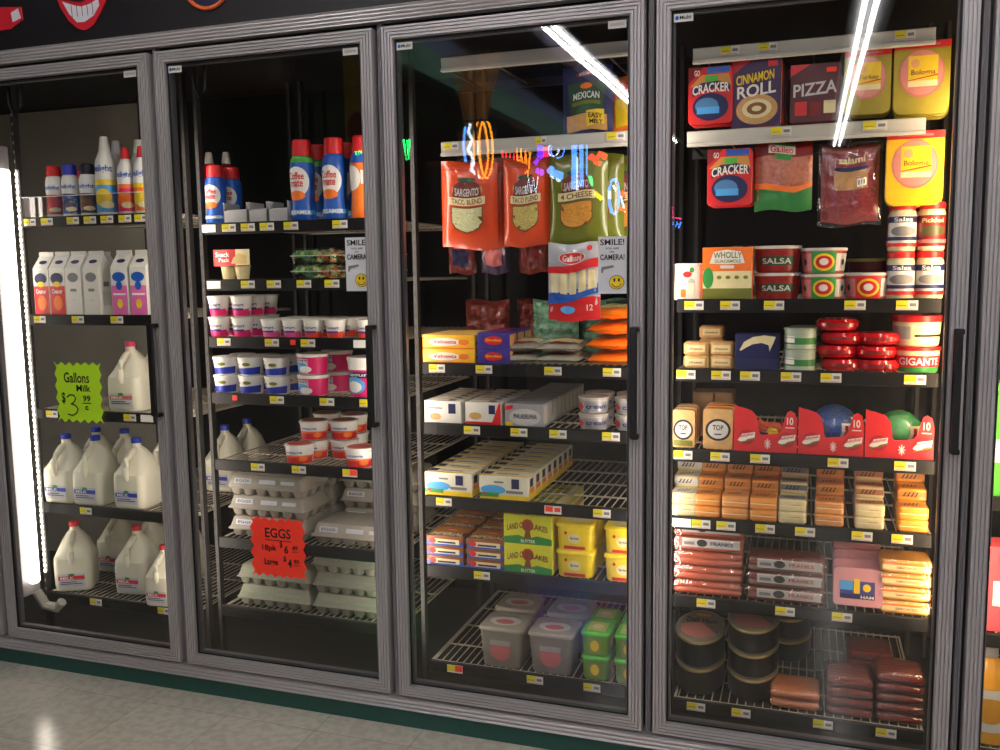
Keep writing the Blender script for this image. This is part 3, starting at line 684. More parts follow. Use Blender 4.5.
jugat(132, .22, (1, 3), 'jp', CPINK, ROSE, 'single plastic milk jug with pink cap beside the green sign', .1, .93)
jugat(158, .37, (1, 3), 'jp', CPINK, ROSE, 'plastic milk jug behind the pink-capped one, half hidden', .1, .93)
for i, (u, u2, n) in enumerate([(58, 82, 'left'), (97, 126, 'middle'), (138, 166, 'right')]):
    jugat(u, .215, (1, 4), 'jb', CBLUE, CBLUE, f'blue-capped milk jug, {n} of the front three', .06, .94)
    jugat(u2, .36, (1, 4), 'jb', CBLUE, CBLUE, f'blue-capped milk jug in the second row, {n} one', .06, .94)
jugat(-.190, .515, (1, 4), 'jb', CBLUE, CBLUE, 'blue-capped milk jug deep at the right, seen through the egg door', .06, .94)
jugat(-.195, .665, (1, 4), 'jb', CBLUE, CBLUE, 'blue-capped milk jug deepest at the right, behind the one seen through the egg door', .06, .94)
jugat(64, .225, (1, 5), 'jr', CRED, CRED, 'red-capped milk jug, leftmost on the lowest shelf', .5, .96)
jugat(138, .26, (1, 5), 'jr', CRED, CRED, 'red-capped milk jug, middle one on the lowest shelf', .1, .93)
jugat(165, .185, (1, 5), 'jr', CRED, CRED, 'smaller red-capped milk jug cut off by the door stile', .1, .80)
for i, (u, n) in enumerate([(101, 'left'), (151, 'middle'), (185, 'right')]):
    jugat(u, .44, (1, 5), 'jr', CRED, CRED, f'red-capped milk jug at the back of the lowest shelf, {n} one', .1, .93)

# ================================================================== door 2
z = ZS[(2, 1)]; G2 = 'blue creamer bottles in the second cooler'
mate = lambda g: [('r', 0, .90, 1, 1, g), ('e', .42, .58, .27, .25, WHITE), ('t', 'Coffee', .24, .62, .58, .74, RED), ('t', 'mate', .28, .5, .56, .61, RED), ('e', .42, .36, .18, .08, ORANGE), ('r', .1, .05, .9, .12, LBLUE), ('t', 'CREAMER', .2, .05, .7, .12, WHITE)]
def mb_(u, y, key, fn, lb, zz=None): item(key, fn, 'creamer_bottle', (px(u, y, z + .1), y, z if zz is None else zz), lb, 'bottle', G2)
mb_(215, .19, 'm1', bottle(.188, .033, BLUE, RED, mate(BLUE)), 'smaller blue creamer bottle with red cap, leftmost in the second cooler')
mb_(232, .262, 'm1', None, 'smaller blue creamer bottle just behind the leftmost one')
mb_(303, .19, 'm2', bottle(.248, .038, BLUE, RED, mate(LGREEN)), 'large blue creamer bottle with a green collar under its red cap')
mb_(317, .30, 'm2', None, 'large blue creamer bottle with green collar, half hidden behind')
mb_(335, .19, 'm3', bottle(.248, .038, BLUE, RED, mate(BLUE)), 'large blue creamer bottle with red cap, front and centre of the group')
mb_(346, .30, 'm3', None, 'large blue creamer bottle behind the orange one')
mb_(363, .19, 'm4', bottle(.248, .038, ORANGE, RED, [('r', 0, .84, 1, 1, BLUE), ('r', .5, .5, .9, .72, WHITE), ('e', .3, .6, .2, .2, WHITE)]), 'large creamer bottle in an orange sleeve beside the door stile')
mb_(211, .52, 'm1w', bottle(.24, .03, DRED, WHITE, [('r', 0, 0, 1, .3, WHITE)], tall=True), 'dim white-capped bottle deep behind the left creamers, left one', ZS[(1, 1)])
mb_(228, .54, 'm1w', None, 'dim white-capped bottle deep behind the left creamers, right one', ZS[(1, 1)])
wt = mat('frosted_tray', 'b8b6b8', .3)
for i, (u0, u1) in enumerate([(225, 248), (250, 268), (270, 289)]):
    x0, x1 = px(u0, .16, z), px(u1, .16, z); b = MB(); t = .002; h = .065; y1_ = .24
    b.box(x0, .156, z + .0003, x1, y1_, z + .0018, wt); b.box(x0, .156, z, x1, .158, z + h * .62, wt); b.box(x0, .156, z, x0 + t, y1_, z + h, wt); b.box(x1 - t, .156, z, x1, y1_, z + h, wt)
    b.tube([(x0, .156, z + h), (x0, .17, z + h * .66), (x1, .17, z + h * .66), (x1, .156, z + h)], .002, WHITE, 5)
    single('bottle_organizer', b, (0, 0, 0), f'empty white divided tray between the blue creamer bottles, {("left", "middle", "right")[i]} one', 'organizer', 'empty white trays')
b = MB(); b.rbox(-.045, -.03, 0, .045, .03, .03, CREAM, .002); b.art(front(-.045, .045, 0, .03, -.03), [('e', .5, .5, .35, .3, OLIVE), ('e', .4, .4, .15, .2, DRED)]); b.art(topf(-.045, .045, -.03, .03, .03), [('e', .5, .5, .35, .3, CARD)])
zb_ = z
single('snack_box', b, (px(248, .46, z + .1), .46, z + .002), 'small cream snack box lying behind the empty white trays', 'box')
# snack cups and salad boxes
z = ZS[(2, 2)]
def snackcup():
    b = MB(); w = .125; b.rbox(-w / 2, 0, .045, w / 2, .006, .098, RED, .001); b.rbox(w / 2 - .04, -.0015, .048, w / 2 + .012, .0, .098, CREAM, .0006)
    b.art(front(-w / 2, w / 2, .045, .098, -.0016), [('t', "Snack", .08, .55, .5, .85, WHITE), ('t', "Pack", .18, .25, .5, .5, WHITE), ('p', [(.55, .15), (.62, .5), (.8, .78), (1.0, .6), (1.02, .15)], mat('cracker', 'd8b878', .5))])
    q = []
    for s in (-1, 1):
        c = MB(); c.lathe([(.018, 0), (.019, .002), (.0245, .043), (.026, .044), (.026, .046)], CREAM, 18, cx=s * .026, cy=.03); q.append(('snack_cup', c))
    return [('card_sleeve', b)] + q
item('snack', snackcup, 'snack_pack', (px(230, .17, z + .05), .17, z), 'red snack pack sleeve over two white dip cups', 'snack pack')
def clam(a, c):
    def fn():
        k_ = .76
        b = MB(); b.loft([rrect(.19, .12, .02, .001), rrect(.20, .13, .024, .03)], CLEAR, (True, False)); b.loft([rrect(.208, .138, .026, .03), rrect(.208, .138, .026, .033)], mat('box_rim', 'c9d2cc', .3)); b.loft([rrect(.20, .13, .024, .0335), rrect(.17, .10, .02, .062)], CLEAR, (False, True))
        f = MB(); R = random.Random(3)
        for i in range(110):
            x, y = R.uniform(-.082, .082), R.uniform(-.048, .048); zz = R.uniform(.010, .028) if i < 60 else R.uniform(.034, .052) - abs(x) * .06
            s = .0085; m = (a if x < .0 else c)[R.randrange(3)]; mt = Matrix.Rotation(R.uniform(0, 3), 3, (R.random(), R.random(), R.random() + .1))
            f.add([Vector((x, y, zz + .001)) + mt @ Vector((p, q, r_)) for p in (-s, s) for q in (-s, s) for r_ in (-s * .7, s * .7)], [(0, 1, 3, 2), (4, 6, 7, 5), (0, 4, 5, 1), (2, 3, 7, 6), (0, 2, 6, 4), (1, 5, 7, 3)], m)
        for q in (b, f):
            for v in q.v: v.z = v.z * k_ + .0006; v.x *= .83
        return [('clear_box', b), ('chopped_food', f)]
    return fn
FG = mat('celery', '7fae5a', .4, noise=.2); FG2 = mat('pale_celery', 'bcc98a', .4, noise=.2); FG3 = mat('teal_candy', '3f9a72', .4); FO = mat('carrot', 'c8702c', .4); FR = mat('pepper_red', '9c2c20', .4); FO2 = mat('brown_nut', '8a5a30', .5)
for l in range(2):
    item('clam1', clam((FG, FG2, FG3), (FG, FG2, FO)), 'salad_box', (.408, .235, z + .0006 + .0482 * l), 'clear box of green chopped vegetables, ' + ('lower one', 'upper one')[l], 'food box', 'clear salad boxes')
    item('clam2', clam((FO, FR, FO2), (FO, FR, FO2)), 'salad_box', (.590, .235, z + .0006 + .0482 * l), 'clear box of orange and red pieces behind the SMILE notice, ' + ('lower one', 'upper one')[l], 'food box', 'clear salad boxes')
# yogurt cups
z = ZS[(2, 3)]
yog = lambda c: [('r', 0, 0, 1, .28, c), ('p', [(.1, .28), (.9, .28), (.9, .42), (.5, .34)], c), ('t', 'Yogurt', .28, .5, .72, .72, NAVY), ('r', .3, .32, .7, .44, mat('berry', '5a2c8c', .4))]
def yrow(us, key, fn, desc, rows=1, y0=.174, up=0, first=0, gap=.074, hh=.066):
    for j in range(rows):
        for i, u in enumerate(us):
            x = px(u, y0, z + .03)
            for l in range(up + 1):
                lb = f'small yogurt cup, {desc}' + (f', {lev(l, up + 1)}' if up else '') + (f', {row(j)}' if rows > 1 else '')
                item(key, fn, 'yogurt_cup', (x, y0 + j * gap, z + l * (hh + .001)), lb, 'yogurt cup', 'small yogurt cups')
                fn = fn if key not in _kinds else None
yrow([219], 'yb', cup(.066, .026, .0345, WHITE, CARD, yog(HPINK)), 'purple band, leftmost stack', 3, up=1)
yrow([243], 'yb2', cup(.066, .026, .0345, WHITE, CARD, yog(HPINK)), 'pink band, second stack from the left', 3, up=1)
yrow([272], 'yp', cup(.060, .026, .0335, WHITE, CARD, yog(PINK)), 'pink band, third column', 3, hh=.06)
yrow([293], 'yp', None, 'pink band, fourth column', 3)
yrow([314], 'yr', cup(.060, .026, .0335, WHITE, CARD, yog(mat('vermilion', 'd8402a', .4))), 'red band, fifth column', 3)
yrow([336], 'yr', None, 'red band, sixth column', 3)
yrow([367], 'yr', None, 'red band, beside the door stile', 2)
# cottage cheese tubs, pink tubs
z = ZS[(2, 4)]
cot = [('r', .1, .04, .9, .40, mat('cobalt', '2434a0', .4)), ('p', [(.1, .40), (.9, .40), (.9, .55)], mat('cobalt', '', .4)), ('e', .55, .72, .1, .12, OLIVE), ('e', .3, .7, .07, .06, GREYINK)]
for i, u in enumerate([226, 252, 278]):
    for j in range(2):
        for l in range(2):
            item('cot', cup(.0585, .036, .0415, WHITE, WHITE, cot, lid=.007), 'cottage_cheese_tub', (px(u, .19, z + .03), .19 + .09 * j, z + .0592 * l), f'blue and white cottage cheese tub, {("left", "middle", "right")[i]} stack of {("the front row", "the second row")[j]}, {lev(l, 2)}', 'tub', 'cottage cheese tubs')
pk = [('r', 0, 0, 1, 1, HPINK), ('r', .1, .05, .55, .92, LGREY), ('t', 'Yogurt', .12, .74, .54, .9, NAVY), ('e', .36, .4, .2, .3, LBLUE), ('e', .48, .3, .14, .2, WHITE)]
for i, (u, y) in enumerate([(314, .195), (338, .30)]):
    for l in range(2):
        item('pk', cup(.066, .044, .049, WHITE, CARD, pk, lid=.009), 'yogurt_tub', (px(u, y, z + .03), y, z + .067 * l), f'magenta and white yogurt tub in the {("front", "rear")[i]} stack, {lev(l, 2)}', 'tub', 'magenta yogurt tubs')
item('tpk', cup(.125, .05, .056, WHITE, WHITE, [('r', 0, 0, 1, .78, HPINK), ('r', .2, .55, .75, .72, NAVY), ('t', 'Yogurt', .23, .57, .72, .70, WHITE), ('e', .42, .34, .2, .24, LBLUE), ('e', .42, .3, .14, .16, WHITE)], lid=.012), 'yogurt_tub',
     (px(365, .19, z + .03), .2, z), 'tall magenta yogurt tub with wide white rim', 'tub')
# red and white tubs on the bare shelf
z = ZS[(2, 5)]
rw = [('r', 0, 0, 1, .42, RED), ('p', [(0, .42), (1, .42), (1, .5), (.5, .56), (0, .5)], mat('coral', 'e06a3c', .4)), ('t', 'Cottage', .25, .6, .7, .82, BLUE), ('e', .72, .3, .1, .16, ORANGE)]
REDL = mat('clear_red_lid', 'a8564c', .3)
def rwlid():
    a = cup(.062, .040, .046, WHITE, WHITE, rw, lid=.007)(); l = a[1][1]; l.art(topf(-.046, .046, -.046, .046, .0622), [('e', .5, .5, .42, .42, mat('red_lid_print', 'b0483c', .4))], 1); return a
for (u, y, l, lb) in [(300, .19, 0, 'red and white tub alone at the front left of the bare shelf'), (360, .19, 0, 'red and white tub at the front right beside the door stile'), (315, .27, 0, 'red and white tub, bottom of the left stack'), (315, .27, 1, 'red and white tub, top of the left stack'),
                      (345, .30, 0, 'red and white tub, bottom of the right stack'), (345, .30, 1, 'red and white tub, top of the right stack'), (328, .42, 1, 'red and white tub in the back left stack'), (328, .42, 0, 'red and white tub under the back left one'), (355, .42, 1, 'red and white tub in the back right stack'), (355, .42, 0, 'red and white tub under the back right one')]:
    item('rw', rwlid, 'cottage_cheese_tub', (px(u, y, z + .03), y, z + l * .0635), lb, 'tub', 'red and white tubs')
# egg cartons
EL = [('r', .04, .2, .3, .8, mat('egg_label', 'b9bcc4', .7)), ('t', 'EGGS', .07, .35, .27, .65, NAVY), ('r', .42, .25, .66, .75, mat('egg_label', '', .7)), ('r', .74, .3, .94, .7, mat('egg_label', '', .7))]
ELG = [('r', .1, .3, .4, .5, mat('egg_green_print', '7f9a80', .8)), ('r', .55, .3, .9, .5, mat('egg_green_print', '', .8))]
GE = 'egg cartons'
for (sk, u, w, d, n, key, pm, el, lb, y) in [((2, 6), 280, .292, .18, 3, 'e18', PULP, EL, 'upper left stack', .165), ((2, 6), 354 + 20, .292, .18, 1, 'e18', PULP, EL, 'upper right shelf', .165), ((2, 7), 275, .28, .105, 2, 'e12', PULPG, ELG, 'lower left stack', .165), ((2, 7), 353, .28, .105, 3, 'e12', PULPG, ELG, 'lower right stack', .165)]:
    z = ZS[sk]; x = px(u, y, z + .05)
    x = {'upper left stack': sxl(2) + .165, 'upper right shelf': sxl(2) + .477, 'lower left stack': sxl(2) + .18, 'lower right stack': sxl(2) + .18 + .285}[lb]
    for l in range(n):
        item(key, eggcarton(w, d, 6, 3 if d > .15 else 2, pm, el), 'egg_carton', (x, y + d / 2 + .004 * (l % 2), z + .0695 * l if key == 'e12' else z + .0695 * l), f'grey egg carton, {lb}' + (f', {("lowest", "second", "third", "topmost")[l if l < n - 1 else 3]}' if n > 1 else ', front one'), 'egg carton', GE)
z = ZS[(2, 6)]
for l in range(3): item('e18', None, 'egg_carton', (sxl(2) + .477, .165 + .09 + .19, z + .0695 * l), f'grey egg carton at the back right of the upper egg shelf, {("lowest", "second", "topmost")[l]}', 'egg carton', GE)
for l in range(3): item('e18', None, 'egg_carton', (sxl(2) + .165, .165 + .09 + .19, z + .0695 * l), f'grey egg carton in the upper left rear stack, {("lowest", "second", "topmost")[l]}', 'egg carton', GE)

# ================================================================== door 3
CX3 = P_ + W_ / 2
hangrail(3, 1.813, .861, 1.424, [], [1.02, 1.20, 1.335, 1.40], 'upper white price rail in the shredded cheese cooler')
hangrail(3, 1.580, .856, 1.424, [451, (541, .03), (616, .05)], [.93, 1.09, 1.235, 1.375], 'lower white price rail above the orange cheese bags')
def bag(w, h, t, m, els, seed=0, wr=.003, band=None):
    def fn():
        b = MB(); pillow(b, w, h, t, m, els, seed, wr); return [('bag', b)]
    return fn
def hang(key, fn, x, ztop, h, y, lab, name, cat, grp, rot=(0, 0, 0)):
    return item(key, fn, name, (x, y, ztop - h / 2), lab, cat, grp, rot)
SIGNM = mat('sargento_maroon', '6e2a2a', .4)
def taco(txt, c=SHRED, wood=CREAM, bm=None):
    return [('e', .5, .66, .27, .10, mat('bag_oval', 'b59a6a', .5)), ('p', [(.24, .56), (.27, .72), (.40, .78), (.5, .81), (.6, .78), (.73, .72), (.76, .56)], SIGNM), ('e', .5, .79, .16, .03, DGREEN), ('t', 'SARGENTO', .29, .60, .71, .69, LGREY), ('r', .18, .49, .82, .58, wood), ('t', txt, .23, .505, .77, .565, BROWN),
            ('p', [(.22, .47), (.78, .47), (.78, .28), (.72, .22), (.6, .19), (.5, .17), (.4, .19), (.28, .22), (.22, .28)], BROWN), ('p', [(.24, .46), (.76, .46), (.76, .29), (.70, .235), (.6, .205), (.5, .19), (.4, .205), (.30, .235), (.24, .29)], c), ('r', .02, .90, .98, .905, DRED), ('r', .02, .93, .98, .934, DRED)]
GB = 'bags of shredded cheese on the lower hooks'
H_ = 1.552
hang('ob', bag(.172, .245, .045, OBAG, taco('TACO BLEND', SHREDP), 1), px(469, .17, 1.45), H_, .245, .175, 'orange bag of shredded taco cheese, leftmost on the hooks', 'cheese_bag', 'cheese bag', GB)
hang('ob', None, px(480, .23, 1.45), H_ - .004, .245, .235, 'orange shredded cheese bag right behind the leftmost one', 'cheese_bag', 'cheese bag', GB)
hang('ob2', bag(.135, .245, .045, OBAG, taco('TACO BLEND', SHRED), 2), px(526, .17, 1.45), H_, .245, .18, 'narrower orange bag of shredded taco cheese, second from the left', 'cheese_bag', 'cheese bag', GB, (0, 0, .08))
hang('olb', bag(.165, .25, .045, OLBAG, taco('4 CHEESE', mat('orange_shreds', 'd9892f', .6, noise=.4, nscale=260)), 3), px(578, .17, 1.45), H_ + .005, .25, .175, 'olive green bag of shredded cheese in front', 'cheese_bag', 'cheese bag', GB)
hang('olb', None, px(596, .25, 1.45), H_ + .005, .25, .235, 'olive green shredded cheese bag behind the front olive one', 'cheese_bag', 'cheese bag', GB)
hang('olb', None, px(634, .19, 1.45), H_ + .005, .25, .295, 'olive green shredded cheese bag beside the right door stile', 'cheese_bag', 'cheese bag', GB)
GT = 'packages on the upper hooks'
mex = [('r', 0, .5, 1, .99, NAVY), ('e', .5, .84, .2, .035, RED), ('t', 'KRAFT', .36, .82, .64, .86, WHITE), ('p', [(.12, .72), (.88, .72), (.82, .28), (.18, .28)], DGREEN), ('e', .5, .66, .12, .04, ORANGE), ('t', 'MEXICAN', .24, .48, .76, .58, WHITE), ('r', .22, .40, .78, .45, OLIVE), ('r', .1, .04, .9, .27, TAN), ('p', [(.5, .08), (.85, .13), (.85, .34), (.5, .30)], YEL), ('t', 'EASY', .54, .2, .82, .27, INK), ('t', 'MELT', .56, .12, .82, .18, INK)]
hang('mx', bag(.14, .185, .035, NAVY, mex, 4), px(588, .19, 1.7), 1.795, .185, .19, 'dark blue and green MEXICAN cheese bag on the upper rail', 'cheese_bag', 'cheese bag', GT)
hang('mx2', bag(.10, .15, .03, ORANGE, [('r', .1, .1, .9, .6, YEL), ('r', .3, .65, .7, .85, RED)], 5), px(628, .21, 1.68), 1.765, .15, .25, 'orange and yellow bag beside the stile on the upper rail', 'cheese_bag', 'cheese bag', GT)
hang('mx3', bag(.14, .10, .04, mat('violet_bag', '2c2a6a', .4), [('r', .2, .3, .8, .6, LGREY)], 6), px(628, .17, 1.6), 1.655, .10, .165, 'low violet bag resting behind the lower price rail', 'cheese_bag', 'cheese bag', None) if 0 else None
# string cheese
st = [('r', .0, .0, 1, .3, RED), ('p', [(0, .28), (1, .42), (1, .48), (0, .34)], BLUE), ('r', .05, .38, .95, .62, LGREY)] + [('r', .07 + i * .18, .36, .20 + i * .18, .64, CREAM) for i in range(5)] + \
     [('p', [(0, .28), (1, .42), (1, .35), (0, .2)], BLUE), ('p', [(0, .68), (1, .80), (1, .68), (0, .6)], RED), ('e', .48, .82, .26, .08, WHITE), ('e', .48, .82, .24, .07, RED), ('t', 'Galbani', .3, .78, .66, .86, WHITE), ('t', '12', .76, .12, .88, .2, WHITE), ('e', .4, .16, .14, .05, LBLUE), ('e', .82, .92, .05, .035, RED)]
hang('st', bag(.148, .215, .02, mat('clear_grey_bag', 'b8bac2', .25, coat=.6), st, 8), px(574, .155, 1.21), 1.312, .215, .158, 'string cheese bag with white sticks hanging below the olive bags', 'cheese_bag', 'cheese bag', None, (0, 0, 0))
# shelf 1: boxes, flat bags, bagged heaps behind
z = ZS[(3, 1)]
vel = [('e', .42, .5, .3, .3, WHITE), ('t', 'Velveeta', .2, .38, .66, .66, RED), ('e', .8, .5, .1, .22, ORANGE), ('r', 0, 0, 1, .1, ORANGE)]
VB = mat('velveeta_yellow', 'f0b82a', .4)
GV = 'yellow cheese loaf boxes'
for j in range(4):
    for l in range(2):
        item('vel', carton_box(.165, .055, .042, VB, vel, [('r', 0, .1, 1, .9, mat('pale_yellow_top', 'e8cf80', .5)), ('r', .1, .3, .9, .5, ORANGE)], [('r', .1, .1, .9, .9, CREAM), ('r', .2, .3, .8, .5, RED)]), 'cheese_box',
             (px(449, .16, z), .157 + .058 * j, z + .0425 * l), f'yellow cheese loaf box, {("lower", "upper")[l]} layer, {row(j)}', 'food box', GV)
PB = mat('purple_card', '3a2f86', .4)
for j in range(3):
    for l in range(2):
        item('pur', carton_box(.098, .07, .046, PB, [('e', .5, .5, .3, .3, RED), ('t', 'Singles', .25, .4, .75, .62, YEL)] , [('r', .05, .1, .95, .9, PB), ('e', .4, .5, .25, .3, RED)], [('r', .05, .1, .95, .9, TAN)]) , 'cheese_box',
             (px(494, .16, z), .157 + .075 * j, z + .0465 * l), f'purple and red cheese box, {("lower", "upper")[l]} layer, {row(j)}', 'food box', 'purple cheese boxes')
FB = mat('filmy_bag', 'aaa69a', .22, coat=.6, noise=.15, nscale=30)
lay = lambda t: (-PI / 2 + t, 0, 0)
for i, (u, y, dz, a, w_, lb) in enumerate([(527, .248, .020, .03, .105, 'left, on the bottom'), (528, .256, .052, .06, .105, 'left, on top'), (565, .248, .020, -.03, .13, 'right, on the bottom'), (565, .25, .052, .02, .13, 'right, on top')]):
    item(f'fb{w_}', bag(w_, .17, .026, FB, [('r', .1, .3, .9, .7, CREAM), ('r', .25, .15, .75, .25, DRED), ('r', .2, .75, .8, .85, DRED)], i + 9, .002), 'cheese_bag', (px(u, y, z + dz), y, z + dz), f'clear bag of pale grated cheese lying flat, {lb}', 'cheese bag', 'flat clear cheese bags', (lay(.06)[0], 0, a))
for i in range(4):
    item('flo', bag(.150, .2, .031, OOBAG, [('r', .15, .3, .85, .7, SHREDP), ('r', .1, .75, .9, .85, YEL)], 20, .003), 'cheese_bag', (px(618, .26, z + .06), .268, z + .021 + i * .0425), f'bright orange cheese bag lying in the right pile, {("lowest", "second", "third", "topmost")[i]}', 'cheese bag', 'flat orange cheese bags', (lay(.06)[0], 0, .02 * (-1) ** i))
gb = mat('green_veg_bag', '7fae92', .25, noise=.5, nscale=60, coat=.5); rb = mat('red_veg_bag', '7a342e', .3, noise=.5, nscale=60, coat=.5)
for i, (u, y, zz, m, key, lb) in enumerate([(.862, .50, .10, rb, 'hr', 'dark red lumpy bag deep behind the yellow boxes, left'), (1.015, .58, .12, rb, 'hr', 'dark red lumpy bag deep behind the yellow boxes, middle'), (1.10, .48, .13, gb, 'hg', 'pale green lumpy bag behind the purple boxes, left'), (1.235, .56, .14, gb, 'hg', 'pale green lumpy bag behind the purple boxes, right'),
        (1.34, .47, .08, mat('dull_green_bag', '3c4f3e', .35, noise=.3, coat=.4), 'hd', 'dull green bag lying behind the flat clear bags')]):
    item(key, (lambda m=m, i=i: [('bag', (lambda b: (pillow(b, .15, .17, .085, m, (), i, .014, 20), b)[1])(MB()))]), 'vegetable_bag', (u, y, z + .09), lb, 'bag', 'lumpy bags at the back of the shelf')
for i, (u, m) in enumerate([(448, rb), (494, mat('navy_mixed_bag', '3a3250', .3, noise=.5, nscale=70, coat=.5)), (532, rb)]):
    item('hk%d' % i, (lambda m=m, i=i: [('bag', (lambda b: (pillow(b, .092, .26, .05, m, [('r', .2, .1, .8, .3, (NAVY, ROSE, DRED)[i]), ('r', .3, .35, .7, .4, LGREY)], i, .008, 18), b)[1])(MB()))]), 'snack_bag', (px(u, .40, 1.35), .41, 1.36), 'dark mottled bag hanging behind the orange cheese bags, ' + ('left', 'middle', 'right')[i] + ' one', 'bag', 'dark bags hanging at the back')
# a plain deck higher up at the back with red-lidded packs (seen left through the glass)
# shelf 2: cream cheese
z = ZS[(3, 2)]
cc1 = [('r', .66, .45, .86, .9, NAVY), ('e', .3, .3, .16, .16, TAN), ('r', .1, .66, .5, .72, GREYINK)]
cc2 = [('p', [(.72, 0), (1, 0), (1, 1), (.95, 1)], RED), ('r', 0, 0, .8, .14, RED), ('r', .66, .5, .84, .9, NAVY), ('e', .28, .4, .18, .16, TAN)]
cc3 = [('e', .52, .42, .42, .38, LGREY), ('t', 'PHILADELPHIA', .22, .36, .84, .56, NAVY), ('p', [(.0, .7), (.2, .8), (.2, .95), (.0, .9)], RED), ('r', .02, 0, .2, .2, YEL)]
for c, (u, key, m, el, n, wd, nm) in enumerate([(442.5, 'cc1', CARD, cc1, 6, .118, 'white cream cheese box'), (483, 'cc2', CARD, cc2, 6, .112, 'white and red cream cheese box'), (524, 'cc3', mat('silver_card', 'a9a8ac', .35, .3), cc3, 10, .116, 'silver PHILADELPHIA cream cheese box')]):
    for j in range(n):
        item(key, carton_box(wd, .048, .068, m, el, [('r', 0, .05, 1, .2, GREYINK), ('r', .6, .3, .8, .8, NAVY)] if c < 2 else [('r', 0, .05, 1, .2, GREYINK)], [('r', .1, .1, .9, .9, LGREY)]), 'cream_cheese_box', (px(u, .155, z + .03), .156 + .0495 * j, z), f'{nm}, {row(j)}', 'food box', nm + 'es')
rt = [('r', 0, 0, 1, 1, GREYP), ('r', 0, .15, 1, .8, mat('steel_print', '9b9cab', .3, .4)), ('e', .22, .5, .12, .3, RED), ('t', 'cream', .4, .35, .85, .62, NAVY)]
for i, (u, y) in enumerate([(594, .195), (632, .195), (600, .29), (632, .29)]):
    for l in range(2):
        item('rt', cup(.046, .038, .042, LGREY, GREYP, rt, lid=.008), 'cream_cheese_tub', (px(u, y, z + .03), y, z + .0468 * l), f'small silver cream cheese tub, {("left stack in front", "right stack in front", "left stack behind", "right stack behind")[i]}, {lev(l, 2)}', 'tub', 'silver cream cheese tubs')
# shelf 3: butter
z = ZS[(3, 3)]
bt = [('r', 0, 0, 1, .16, YEL), ('e', .28, .42, .26, .2, LBLUE), ('r', 0, .12, .4, .3, GREEN), ('r', .66, .5, .82, .92, NAVY), ('r', .3, .72, .5, .8, GREYINK), ('r', .55, .3, .9, .42, GREYINK), ('e', .1, .25, .05, .05, RED), ('r', .4, .0, 1, .22, YEL)]
bt_top = [('r', 0, .0, 1, .22, YEL), ('r', .02, .3, .2, .85, NAVY), ('r', .3, .4, .75, .55, GREYINK)]
for c, u in enumerate([447.5, 503]):
    for j in range(8):
        item('bt', carton_box(.152, .064, .072, mat('butter_card', 'e2dcc6', .5), bt, bt_top, [('r', 0, 0, 1, .3, YEL), ('r', .2, .55, .7, .9, NAVY), ('r', .15, .3, .85, .5, ORANGE)]), 'butter_box', (px(u, .155, z + .03) + .002, .156 + .0655 * j, z), f'white and yellow butter box, {("left", "right")[c]} row, {row(j)}', 'food box', 'white and yellow butter boxes')
# shelf 4
z = ZS[(3, 4)]
IB = mat('imperial_brown', '8a4a1e', .4)
im = [('r', 0, .0, 1, .5, BLUE), ('r', .1, .2, .9, .75, CREAM), ('r', .3, .3, .8, .5, NAVY), ('e', .16, .5, .1, .3, RED)]
imt = [('r', 0, 0, 1, 1, mat('gold_brown', 'a8641e', .4)), ('r', .0, .06, 1, .46, NAVY), ('t', 'IMPERIAL', .05, .10, .95, .42, CREAM), ('e', .5, .68, .14, .14, RED), ('r', .38, .64, .62, .7, CREAM)]
for c in range(2):
    for j in range(4):
        for l in range(3):
            item('im', carton_box(.120, .10, .030, IB, im, imt, [('r', .1, .2, .9, .8, CREAM)]), 'margarine_box', (px(445 + 40.5 * c, .157, z + .03) , .157 + .102 * j, z + .0305 * l), f'brown IMPERIAL margarine box, {("left", "right")[c]} column, {("lowest", "middle", "top")[l]} layer, {row(j)}', 'food box', 'brown margarine boxes')
LOL = mat('butter_yellow_green', 'd3d22a', .45)
lo = [('p', [(0, 0), (1, 0), (1, .22), (.7, .30), (.5, .2), (.3, .3), (0, .22)], GREEN), ('e', .5, .66, .12, .22, RED), ('e', .5, .64, .07, .16, BROWN), ('p', [(.42, .2), (.58, .2), (.54, .5), (.46, .5)], BROWN), ('t', 'LAND O', .07, .44, .40, .66, SIGNM, .12), ('t', 'LAKES', .60, .54, .92, .74, SIGNM, -.1), ('t', 'BUTTER', .36, .05, .66, .16, WHITE)]
for j in range(3):
    for l in range(2):
        item('lol', carton_box(.148, .13, .088, LOL, lo, [('r', .05, .1, .95, .2, OLIVE), ('r', .05, .5, .95, .6, OLIVE), ('r', .45, 0, .5, 1, OLIVE), ('r', .8, .05, .95, .95, CREAM)], [('r', .1, .1, .9, .9, YEL)]), 'butter_box', (px(528, .157, z + .03), .157 + .133 * j, z + .0885 * l), f'yellow and green LAND O LAKES butter box, {("lower", "upper")[l]} layer, {row(j)}', 'food box', 'yellow and green butter boxes')
YT = mat('yellow_tub', 'e8cd22', .35)
yt = [('r', 0, 0, 1, .14, RED), ('e', .5, .5, .3, .24, CREAM), ('t', 'Spread', .3, .42, .7, .58, NAVY), ('e', .1, .75, .07, .08, RED)]
for i, (u, y) in enumerate([(578, .205), (628, .205), (588, .32), (628, .32)]):
    for l in range(2):
        item('yt', rtub(.112, .10, .080, YT, YT, yt, [('e', .5, .5, .4, .35, CREAM)], sels=[('e', .5, .5, .3, .24, CREAM)]), 'margarine_tub', (px(u, y, z + .03), y + .004, z + .0808 * l), f'yellow margarine tub, {("front left", "front right", "rear left", "rear right")[i]} stack, {lev(l, 2)}', 'tub', 'yellow margarine tubs')
